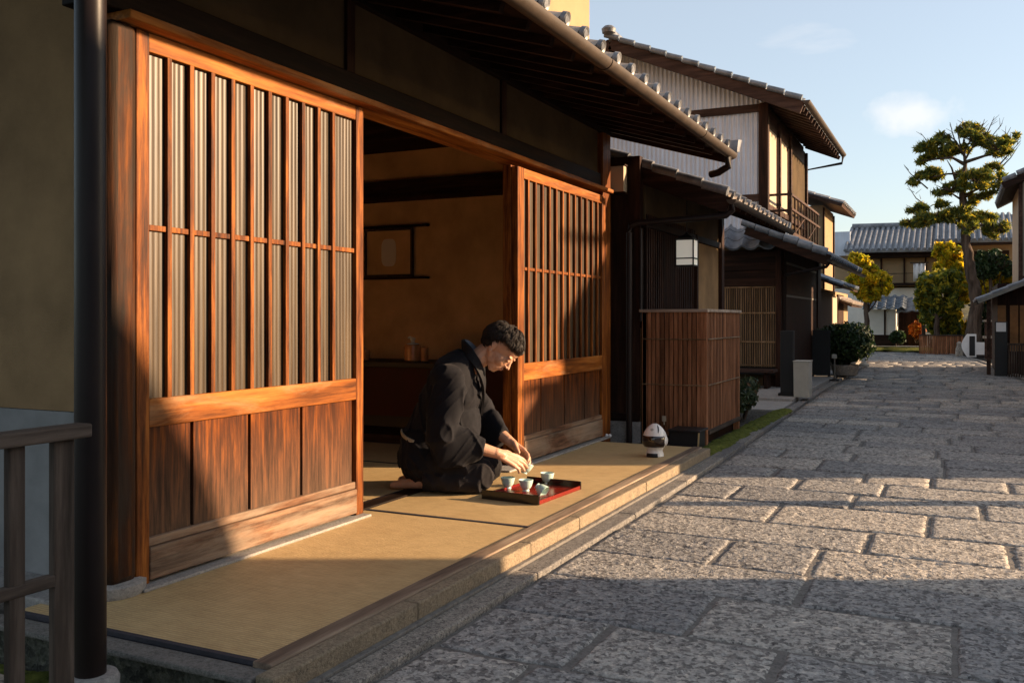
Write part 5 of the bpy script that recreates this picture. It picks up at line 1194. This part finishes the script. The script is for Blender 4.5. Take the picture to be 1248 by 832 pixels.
# ================================================================== white helmet-like device
M['gloss_white'] = plain('gloss_white', (.76, .72, .68), .25, amt=.04, bstr=.0, spec=.5)
M['visor'] = plain('visor', (.02, .010, .007), .07, amt=.2, bstr=.0, spec=.8)
hp = onZ(798, 556, ZP); hp.z = ZP + .001
hm = thing('helmet_device', 'small white rounded helmet-shaped device with a dark glossy visor standing on the tatami', 'device', hp)
prof = [(.050, 0), (.056, .003), (.054, .02), (.048, .040), (.052, .052), (.066, .066), (.0735, .082), (.0755, .105), (.073, .128), (.065, .150), (.052, .170), (.038, .185), (.024, .196), (.012, .202)]
bm = B(); lathe(bm, prof, hp, 40); obj('helmet_shell', bm, M['gloss_white'], hm, smooth=True)
view = (Vector((0, 0, 0)) - hp); va = math.atan2(view.y, view.x) - .22
def shell_patch(bm, c, prof_, a0, a1, off, n=28, th=.003):
    g = []
    for r, z in prof_:
        g.append([bm.verts.new((c.x + (r + off) * math.cos(a0 + (a1 - a0) * k / n), c.y + (r + off) * math.sin(a0 + (a1 - a0) * k / n), c.z + z)) for k in range(n + 1)])
    for a, b in zip(g, g[1:]):
        for k in range(n): bm.faces.new((a[k], a[k + 1], b[k + 1], b[k]))
bm = B(); pv = [(.064, .062), (.0705, .072), (.0745, .085), (.0755, .105), (.0745, .120), (.072, .131)]
shell_patch(bm, hp, pv, va - 1.25, va + 1.15, .0022); o = obj('visor', bm, M['visor'], hm, smooth='all'); md = o.modifiers.new('solid', 'SOLIDIFY'); md.thickness = .003; md.offset = -1
bm = B(); shell_patch(bm, hp, [(.056, .001), (.0555, .010), (.052, .024)], va - .85, va + .55, .002, 16); o = obj('base_opening', bm, M['black'], hm, smooth='all'); md = o.modifiers.new('solid', 'SOLIDIFY'); md.thickness = .002; md.offset = -1
bm = B(); pts = [(.062, .152), (.050, .168), (.036, .184), (.022, .194)]; pv2 = [hp + Vector(((r + .003) * math.cos(va + .55 + .1 * i), (r + .003) * math.sin(va + .55 + .1 * i), z)) for i, (r, z) in enumerate(pts)]
tube(bm, pv2, [.002, .004, .004, .002], 8); obj('dome_slit', bm, M['black'], hm)
bm = B(); lathe(bm, [(.002, -.002), (.010, 0), (.010, .003), (.004, .005)], hp + Vector((.050 * math.cos(va - .1), .050 * math.sin(va - .1), .168)), 14, Vector((math.cos(va), math.sin(va), .8)).normalized()); obj('dome_button', bm, M['offwhite'], hm, smooth=True)
bm = B(); a_ = va + 1.45; lathe(bm, [(.004, -.004), (.027, -.002), (.028, .004), (.020, .009), (.004, .010)], hp + Vector((.069 * math.cos(a_), .069 * math.sin(a_), .100)), 24, Vector((math.cos(a_), math.sin(a_), 0))); obj('side_cap', bm, M['gloss_white'], hm, smooth=True)
# ================================================================== the kneeling man
PO = Vector((-2.40, 3.99, ZP)); PA = math.atan2(.309, .951)
PM = Matrix.Translation(PO) @ Matrix.Rotation(PA, 4, 'Z')
def W(p): return PM @ Vector(p)
MAN = thing('person', 'man in a dark robe kneeling over the tea tray with a cup in his hands', 'person', PO)
def ell(bm, c, r, rot=None, sub=3):
    t = bmesh.new(); bmesh.ops.create_icosphere(t, subdivisions=sub, radius=1)
    m = Matrix.Translation(Vector(c)) @ ((rot.to_4x4()) if rot else Matrix.Identity(4)) @ Matrix.Diagonal((*r, 1))
    bmesh.ops.transform(t, matrix=m, verts=t.verts); me = bpy.data.meshes.new('t'); t.to_mesh(me); t.free(); bm.from_mesh(me); bpy.data.meshes.remove(me)
def cap(bm, a, b, ra, rb, n=14):         # rounded tapered limb
    a, b = Vector(a), Vector(b); d = (b - a); L = d.length; d.normalize()
    prof = [(ra * math.cos(t), -ra * math.sin(t)) for t in (1.5, 1.2, .8, .4)] + [(ra, 0)] + [(ra + (rb - ra) * k / 4, L * k / 4) for k in (1, 2, 3)] + [(rb, L)] + [(rb * math.cos(t), L + rb * math.sin(t)) for t in (.4, .8, 1.2, 1.5)]
    lathe(bm, prof, a, n, d)
def eloft(bm, rings, n=28, cap_=True):   # rings: centre, axis1*radius, axis2*radius
    R_ = [[bm.verts.new(Vector(c) + Vector(u) * math.cos(2 * PI * k / n) + Vector(v) * math.sin(2 * PI * k / n)) for k in range(n)] for c, u, v in rings]
    for a, b in zip(R_, R_[1:]):
        for k in range(n): bm.faces.new((a[k], a[(k + 1) % n], b[(k + 1) % n], b[k]))
    if cap_: bm.faces.new(R_[0][::-1]); bm.faces.new(R_[-1])
def grow(name, bm, mat, parent, voxel, smooth_it=4, warp=None, sub_world=True):
    bmesh.ops.recalc_face_normals(bm, faces=bm.faces)
    me = bpy.data.meshes.new('tmp'); bm.to_mesh(me); bm.free(); o = bpy.data.objects.new('tmp', me); C.objects.link(o)
    r = o.modifiers.new('r', 'REMESH'); r.mode = 'VOXEL'; r.voxel_size = voxel; r.adaptivity = 0
    s = o.modifiers.new('s', 'SMOOTH'); s.iterations = smooth_it; s.factor = .5
    dg = bpy.context.evaluated_depsgraph_get(); ev = o.evaluated_get(dg); m2 = bpy.data.meshes.new_from_object(ev)
    bpy.data.objects.remove(o); bpy.data.meshes.remove(me)
    b = bmesh.new(); b.from_mesh(m2); bpy.data.meshes.remove(m2)
    if warp:
        b.normal_update()
        mv = [(v, warp(v.co, v.normal)) for v in b.verts]
        for v, d in mv: v.co += d
    bmesh.ops.transform(b, matrix=PM, verts=b.verts)
    return obj(name, b, mat, parent, smooth='all')

# ---- head frame
HCn = Vector((.376, .0, .707)); turn = R(-10)
hf = Vector((.60, 0, -.80)); hu = Vector((.80, 0, .60)); hl = Vector((0, 1, 0))
q_ = Matrix.Rotation(turn, 3, hu); hf = q_ @ hf; hl = q_ @ hl
def Hd(f_, l, u): return HCn + hf * f_ + hl * l + hu * u
HR_ = Matrix((hf, hl, hu)).transposed()
body = B()
def he(f_, l, u, r, sub=3): ell(body, Hd(f_, l, u), r, HR_, sub)
he(-.014, 0, .018, (.096, .075, .086)); he(.026, 0, -.030, (.066, .060, .076)); he(.044, 0, -.078, (.040, .043, .028)); he(.064, 0, -.095, (.016, .021, .014)); he(.046, 0, -.068, (.042, .044, .034))
for s in (-1, 1): cap(body, Hd(.056, s * .016, -.096), Hd(-.004, s * .050, -.048), .0165, .018)
for s in (-1, 1):
    he(.052, s * .034, -.036, (.030, .025, .034)); he(.020, s * .043, -.058, (.038, .013, .030)); he(.078, s * .030, -.006, (.013, .016, .010)); he(.080, s * .030, .012, (.012, .022, .007))
    he(-.010, s * .075, -.020, (.017, .006, .030)); he(-.016, s * .080, -.012, (.013, .006, .022)); he(-.002, s * .077, -.042, (.009, .006, .011)); he(.099, s * .0098, -.036, (.0085, .007, .006))
cap(body, Hd(.084, 0, .004), Hd(.104, 0, -.032), .0075, .0100); he(.107, 0, -.0335, (.010, .010, .008))
he(.0885, 0, -.0580, (.0090, .021, .0055)); he(.0860, 0, -.0680, (.0090, .018, .006)); he(.079, 0, -.063, (.012, .026, .014))
he(.056, 0, .034, (.034, .052, .036))
# neck, torso, legs
cap(body, (.19, 0, .585), Hd(-.028, 0, -.050), .052, .049); cap(body, (.235, 0, .62), Hd(.0, 0, -.06), .040, .038)
cap(body, (0, 0, .2), (.07, 0, .42), .085, .085); cap(body, (.07, 0, .42), (.15, 0, .56), .085, .055)
for s in (-1, 1):
    cap(body, (.12, s * .06, .53), (.145, s * .165, .555), .06, .05)
    cap(body, (0, s * .08, .2), (.285, s * .115, .09), .080, .055); cap(body, (.285, s * .115, .07), (.02, s * .10, .045), .05, .034)
    cap(body, (.02, s * .095, .045), (-.10, s * .085, .032), .034, .028); cap(body, (-.09, s * .085, .032), (-.155, s * .08, .022), .028, .017); ell(body, (-.005, s * .095, .045), (.035, .032, .034))
SR, ER, WR = Vector((.15, -.165, .555)), Vector((.125, -.225, .285)), Vector((.345, -.105, .200))
SL_, EL, WL = Vector((.16, .165, .555)), Vector((.255, .215, .315)), Vector((.405, .075, .225))
CC = Vector((.492, -.012, .112))         # the cup between the hands
def hand(w, kn, back, thumb_side, curls, goal, tips=None, spread=.021, r0=.0098, bend=(.35, .75, .6), tb=None):
    w, kn = Vector(w), Vector(kn); goal = Vector(goal)
    # bring the finger tips to what they hold, then build the hand there
    d = (kn - w).normalized(); n = (Vector(back) - d * Vector(back).dot(d)).normalized(); a_ = curls[1]; t_ = kn.copy()
    for j, fl in enumerate((.45, .31, .14)):
        t_ += (d * math.cos(a_ * sum(bend[:j + 1])) - n * math.sin(a_ * sum(bend[:j + 1]))) * .078 * fl
    w = w + goal - t_; kn = kn + goal - t_; d = (kn - w).normalized(); n = (Vector(back) - d * Vector(back).dot(d)).normalized(); s = d.cross(n).normalized()
    if s.dot(Vector(thumb_side)) < 0: s = -s      # s points to the thumb
    cap(body, w - d * .02, w + d * .012, .025, .024)
    lens = [.072, .080, .074, .058]; offs = [1.45, .48, -.5, -1.4]; fr = []
    for i in range(4):
        k = kn + s * offs[i] * spread * .93 - d * (.0, -.004, .001, .010)[i] - n * (.003, 0, .001, .005)[i]
        cap(body, w + s * offs[i] * .009, k, .015, .0118); fr.append(k)
    ell(body, w.lerp(kn, .55) - n * .006, (.034, .030, .014), Matrix((d, s, n)).transposed())
    ax = s if d.cross(s).dot(n) < 0 else -s
    for i in range(4):
        p = fr[i]; dd = d.copy(); dirn = (d + s * (offs[i] * .06 - .04)).normalized(); L = lens[i]
        ang = 0; rr_ = r0 * (1, 1.02, .97, .86)[i]
        for j, fl in enumerate((.45, .31, .24)):
            ang += curls[i] * bend[j]
            v_ = (dirn * math.cos(ang) - n * math.sin(ang)).normalized(); q = p + v_ * L * fl
            cap(body, p, q, rr_ * (1 - .08 * j), rr_ * (.93 - .09 * j), 12)
            if j == 2 and i < 4: nails.append((q - v_ * .004 + (n * math.cos(ang) + dirn * math.sin(ang)) * rr_ * .74, v_, (n * math.cos(ang) + dirn * math.sin(ang)).normalized()))
            p = q
    # thumb leaves the side of the palm near its base
    t0 = w + d * .022 + s * .020 - n * .006; tv = (tb or (d * .62 + s * .55 - n * .45)).normalized(); t1 = t0 + tv * .036
    t2 = t1 + (tv * .75 + d * .45 - n * .25).normalized() * .030; t3 = t2 + (tv * .35 + d * .75 - n * .35).normalized() * .024
    cap(body, t0, t1, .016, .0125); hand.w = w; cap(body, t1, t2, .0122, .0112); cap(body, t2, t3, .0112, .0088)
nails = []
KR = Vector((.425, -.062, .160)); KL = Vector((.474, .045, .178))
hand(WR, KR, (.30, -.75, .62), (.3, .8, .3), [.50, .52, .58, .66], CC + Vector((.012, -.040, .004))); WR = hand.w.copy()
hand(WL, KL, (.45, .70, .60), (-.2, -.9, .3), [.62, .66, .70, .76], CC + Vector((.016, .041, .012))); WL = hand.w.copy()
for S_, E_, W_ in ((SR, ER, WR), (SL_, EL, WL)):
    cap(body, S_, E_, .045, .038); cap(body, E_, E_.lerp(W_, .45), .038, .035); cap(body, E_.lerp(W_, .45), W_, .035, .025)
def skinmat():
    m, nt, b = newmat('skin'); v = coords(nt, island=False)
    n = noise_tex(nt, v, 14, 5); n2 = noise_tex(nt, v, 90, 4)
    col = ramp(nt, n, [(.3, (.46, .24, .145)), (.55, (.56, .31, .20)), (.75, (.61, .36, .24))]).outputs[0]
    nt.links.new(col, b.inputs['Base Color']); b.inputs['Roughness'].default_value = .48
    b.inputs['Subsurface Weight'].default_value = .12; b.inputs['Subsurface Radius'].default_value = (.012, .005, .003); b.inputs['Subsurface Scale'].default_value = .6
    bump(nt, n2, b, .12, .0015); return m
M['skin'] = skinmat(); M['hair'] = plain('hair', (.018, .011, .008), .6, amt=.4, nscale=40, bstr=.1, spec=.35)
BODY = grow('body', body, M['skin'], MAN, .0026, 3)
def local_obj(name, bm, mat, parent=MAN, smooth=True, **k):
    bmesh.ops.transform(bm, matrix=PM, verts=bm.verts); return obj(name, bm, mat, parent, smooth=smooth, **k)
# nails, lashes, brows, lips
bm = B()
for p, v_, n in nails: ell(bm, p + n * .0016, (.0052, .0045, .0016), Matrix((v_, n.cross(v_).normalized(), n)).transposed(), 2)
local_obj('fingernails', bm, plain('nail', (.60, .38, .29), .25, amt=.05, bstr=0), smooth='all')
for s in (-1, 1):
    bm = B(); tube(bm, [Hd(.0860, s * .016, -.0115), Hd(.0895, s * .025, -.0150), Hd(.0870, s * .035, -.0155), Hd(.079, s * .043, -.0115)], [.0006, .0012, .0012, .0006], 8); local_obj('eyelashes', bm, M['hair'])
    bm = B(); tube(bm, [Hd(.0875, s * .012, .0125), Hd(.0880, s * .024, .0160), Hd(.0825, s * .036, .0170), Hd(.0725, s * .046, .013)], [.0008, .0016, .0015, .0006], 8); local_obj('eyebrow', bm, M['hair'])
M['lips'] = plain('lips', (.36, .12, .085), .4, amt=.1, bstr=.05)
bm = B(); ell(bm, Hd(.0905, 0, -.0588), (.0082, .0185, .0036), HR_); ell(bm, Hd(.0880, 0, -.0675), (.0082, .0160, .0042), HR_); local_obj('lips', bm, M['lips'], smooth='all')
# ---- hair: a cap and many locks
rngh = random.Random(11)
def scalp(th, ph, off=0):                 # th from the crown axis, ph around it (0 = forehead)
    cr_ = Vector((-.35, 0, 1)).normalized(); sx = Vector((1, 0, .35)).normalized(); sy = Vector((0, 1, 0))
    d = cr_ * math.cos(th) + (sx * math.cos(ph) + sy * math.sin(ph)) * math.sin(th)
    p = Vector((-.014 + d.x * (.099 + off), d.y * (.079 + off), .019 + d.z * (.090 + off))); return p, d
def hair_limit(ph):
    c = math.cos(ph); return 1.26 if c > .7 else (1.26 if c > .35 else (1.24 if c > .05 else (1.38 if c > -.25 else (1.85 if c > -.6 else 2.0))))
hb = B(); nt_, np2 = 16, 48; gr = []
for i in range(nt_ + 1):
    gr.append([hb.verts.new(Hd(*scalp(hair_limit(2 * PI * k / np2) * i / nt_, 2 * PI * k / np2, .002)[0])) for k in range(np2)])
for a, b in zip(gr, gr[1:]):
    for k in range(np2): hb.faces.new((a[k], a[(k + 1) % np2], b[(k + 1) % np2], b[k]))
bmesh.ops.remove_doubles(hb, verts=hb.verts, dist=.0004)
tufts = []
for _ in range(420):
    ph = rngh.uniform(0, 2 * PI); tufts.append((ph, math.sqrt(rngh.random()) * .99, rngh.uniform(.28, .62), rngh.gauss(0, .13), rngh.uniform(.002, .012), rngh.gauss(0, .06)))
for _ in range(8000):
    tf = tufts[rngh.randrange(len(tufts))]; ph = tf[0] + rngh.gauss(0, .05); lim = hair_limit(ph % (2 * PI)); th = min(.99, max(.02, tf[1] + rngh.gauss(0, .03))) * lim; L = tf[2] * rngh.uniform(.8, 1.1); sw = tf[3] + rngh.gauss(0, .06)
    front = math.cos(ph) > .45; 
    if front and th > lim * .6: L *= 1.15
    jt = tf[5] if math.cos(ph) > .2 else 0; pts = []; lift = (tf[4] + rngh.uniform(0, .003)) * (1.35 if math.cos(ph) > 0 else 1)
    for k in range(5):
        t = th + L * k / 4 * (1 if th + L < lim + .33 else max(.35, (lim + .33 - th) / max(L, .01))); o_ = .003 + lift * math.sin(PI * min(1, k / 4 * .9)) + (.004 * k / 4 if front else 0)
        p, d = scalp(t + jt * k / 4, ph + sw * k / 4 * (1 - .12 * k / 4), o_); pts.append(Hd(*p))
    tube(hb, pts, [.0008, .0012, .0011, .0008, .0003], 4, cap=False)
local_obj('hair', hb, M['hair'], BODY, smooth='all')

# ---- clothes
def clothmat(name, c1, c2, rough=.85):
    m, nt, b = newmat(name); v = coords(nt, island=False)
    n = noise_tex(nt, v, 9, 4); wv = noise_tex(nt, v, 900, 2); col = ramp(nt, n, [(.3, c1), (.7, c2)]).outputs[0]
    nt.links.new(col, b.inputs['Base Color']); b.inputs['Roughness'].default_value = rough; b.inputs['Sheen Weight'].default_value = .05; b.inputs['Specular IOR Level'].default_value = .2; b.inputs['Sheen Roughness'].default_value = .5
    b.inputs['Sheen Tint'].default_value = (.8, .75, .75, 1)
    bump(nt, wv, b, .25, .0008); return m
M['robe'] = clothmat('robe', (.0035, .0036, .006), (.008, .0078, .011)); M['trousers'] = clothmat('trousers', (.010, .0085, .010), (.018, .016, .018)); M['collar'] = clothmat('collar', (.004, .004, .006), (.007, .007, .010), .7)
def fold(p, n, amp=.006):
    # drapery: ridges running along the fall of the cloth, denser at elbows, waist and lap
    q = Vector((p.x * 7 + p.z * 5, p.y * 9, p.z * 4 - p.x * 3)); w_ = noise.noise(q * .9) * 2.4
    r1 = math.sin((p.x * 46 - p.z * 30 + p.y * 12) + w_ * 3.0); r2 = noise.noise(Vector((p.x * 22 - p.z * 16, p.y * 14, p.x * 6 + p.z * 6)) + Vector((4, 4, 4)))
    t = p.x * .35 - p.z * .94; c = p.x * .94 + p.z * .35; k_ = noise.noise(Vector((c * 3, p.y * 3, t * 2.2)))
    a1 = 1 - abs(noise.noise(Vector((c * 13 + k_ * 2.2, p.y * 10, t * 3.2)))) * 2
    a2 = 1 - abs(noise.noise(Vector((t * 17 + c * 8, p.y * 9, c * 4)) + Vector((3, 8, 1)))) * 2
    return n * (amp * (1.5 * max(0, a1) ** 5 + .45 * max(0, a2) ** 5 - .5 + .25 * r2))
rb = B()
def spine_ring(x, z, rx, ry, ang):       # ring tilted forward by ang
    return ((x, 0, z), (rx * math.cos(ang), 0, -rx * math.sin(ang)), (0, ry, 0))
eloft(rb, [spine_ring(-.005, .135, .140, .180, .05), spine_ring(.0, .20, .130, .172, .08), spine_ring(.014, .27, .120, .158, .2), spine_ring(.058, .36, .122, .160, .35), spine_ring(.098, .45, .124, .180, .4), spine_ring(.130, .53, .120, .192, .42), spine_ring(.152, .59, .110, .175, .5), spine_ring(.184, .632, .084, .120, .6), spine_ring(.208, .662, .060, .078, .65)], 40)
for s, S_, E_, Wr in ((-1, SR, ER, WR), (1, SL_, EL, WL)):
    ell(rb, S_ + Vector((-.012, -s * .01, .006)), (.082, .072, .070))
    U1 = Vector((1, 0, .1)).normalized(); V1 = Vector((0, 1, 0))
    cu = E_.lerp(Wr, .70); dcu = (Wr - E_).normalized(); sd = dcu.cross(Vector((0, 0, 1))).normalized(); dn = sd.cross(dcu).normalized()
    eloft(rb, [(S_ + Vector((0, 0, .03)), U1 * .070, V1 * .05), (S_ + Vector((-.002, s * .012, -.06)), U1 * .086, V1 * .062), (S_.lerp(E_, .6) + Vector((-.004, s * .006, 0)), U1 * .088, V1 * .060),
        (E_ + Vector((-.008, s * .004, -.018)), U1 * .074, V1 * .056), (E_ + Vector((.0, 0, -.055)), U1 * .05, V1 * .040)], 30)
    eloft(rb, [(E_ + Vector((-.03, 0, .0)), sd * .040, dn * .07), (E_ + Vector((.015, -s * .004, -.036)), sd * .048, dn * .118), (E_.lerp(Wr, .35) + Vector((0, 0, -.026)), sd * .045, dn * .098), (E_.lerp(Wr, .62) + Vector((0, 0, -.012)), sd * .042, dn * .066), (cu + Vector((0, 0, -.002)), sd * .041, dn * .052)], 30)
# jacket skirt spreading over the hips and lap
eloft(rb, [((.0, 0, .30), (.115, 0, 0), (0, .16, 0)), ((.0, 0, .22), (.136, 0, 0), (0, .182, 0)), ((.005, 0, .15), (.150, 0, 0), (0, .196, 0)), ((.008, 0, .115), (.154, 0, 0), (0, .198, 0))], 40)
eloft(rb, [((.07, 0, .30), (.11, 0, -.04), (0, .13, 0)), ((.13, 0, .20), (.12, 0, -.05), (0, .15, 0))], 30); ell(rb, (.15, 0, .33), (.12, .13, .16)); ell(rb, (.17, 0, .47), (.10, .13, .12))
JK = grow('jacket', rb, M['robe'], MAN, .0055, 5, lambda p, n: fold(p, n, .0062 if p.z < .56 else .0035))
tb_ = B()
for s in (-1, 1):
    cap(tb_, (0, s * .085, .155), (.285, s * .118, .098), .105, .080, 24); cap(tb_, (.28, s * .118, .075), (.06, s * .105, .065), .070, .062, 24)
    eloft(tb_, [((.30, s * .118, .062), (0, .085, 0), (0, 0, .062)), ((.15, s * .118, .062), (0, .10, 0), (0, 0, .062)), ((.015, s * .108, .060), (0, .085, 0), (0, 0, .058))], 24)
ell(tb_, (-.005, 0, .13), (.13, .18, .115)); ell(tb_, (.13, 0, .11), (.17, .12, .07))
def tw(p, n):
    d = fold(p, n, .0062)
    if p.z < .02: d.z = max(d.z, 0)
    return d
TR = grow('trousers', tb_, M['trousers'], MAN, .006, 4, tw)
for v in TR.data.vertices:
    if v.co.z < .003: v.co.z = .003 + (v.co.z + .02) * .05
# collar bands crossing at the chest
def band(name, pts, wd, th, mat):
    bm = B(); pts = [Vector(p) for p in pts]; prev = None; fine = []
    for i in range(len(pts) - 1):
        for k in range(6):
            t = k / 6; p0 = pts[max(0, i - 1)]; p1 = pts[i]; p2 = pts[i + 1]; p3 = pts[min(len(pts) - 1, i + 2)]
            fine.append(.5 * ((2 * p1) + (-p0 + p2) * t + (2 * p0 - 5 * p1 + 4 * p2 - p3) * t * t + (-p0 + 3 * p1 - 3 * p2 + p3) * t ** 3))
    fine.append(pts[-1]); ctr = Vector((.20, 0, .62)); rings = []
    for i, p in enumerate(fine):
        d = (fine[min(i + 1, len(fine) - 1)] - fine[max(0, i - 1)]).normalized(); axis_pt = Vector((.03 + (p.z - .36) * .62, 0, p.z)); o_ = (p - axis_pt); o_ = (o_ - d * o_.dot(d)).normalized(); s_ = d.cross(o_).normalized()
        rings.append([bm.verts.new(p + s_ * a * wd / 2 + o_ * b * th / 2) for a, b in ((-1, -1), (-.9, 1), (0, 1.25), (.9, 1), (1, -1), (0, -.8))])
    for a, b in zip(rings, rings[1:]):
        for k in range(6): bm.faces.new((a[k], a[(k + 1) % 6], b[(k + 1) % 6], b[k]))
    bm.faces.new(rings[0][::-1]); bm.faces.new(rings[-1]); bmesh.ops.recalc_face_normals(bm, faces=bm.faces)
    return local_obj(name, bm, mat, MAN)
band('collar', [(.182, 0, .722), (.195, -.040, .716), (.228, -.064, .680), (.272, -.062, .615), (.292, -.030, .54), (.285, .02, .46), (.265, .06, .37)], .048, .012, M['collar'])
band('collar', [(.182, 0, .723), (.195, .040, .716), (.228, .064, .680), (.268, .060, .612), (.285, .028, .53), (.272, -.02, .46)], .048, .012, M['collar'])
band('under_collar', [(.192, 0, .730), (.204, .034, .724), (.234, .054, .690), (.268, .044, .615), (.280, .008, .545)], .026, .007, clothmat('under_collar', (.12, .14, .17), (.17, .19, .22)))
# sash end showing at the back of the waist
M['sash'] = clothmat('sash', (.30, .26, .19), (.42, .37, .28))
sp = []
for k in range(12):
    a = R(196 + 60 * k / 11); sp.append((.004 + .130 * math.cos(a) , .174 * math.sin(a), .290 - .040 * k / 11))
band('sash', sp, .018, .006, M['sash'])
# the cup he is holding, wrapped in a white cloth
cw = W(CC)
cup(cw - Vector((0, 0, .028)), 'pale green teacup held between the man\'s hands above the tray', Matrix.Rotation(R(16), 4, 'Y') @ Matrix.Rotation(R(-14), 4, 'X'), .95)
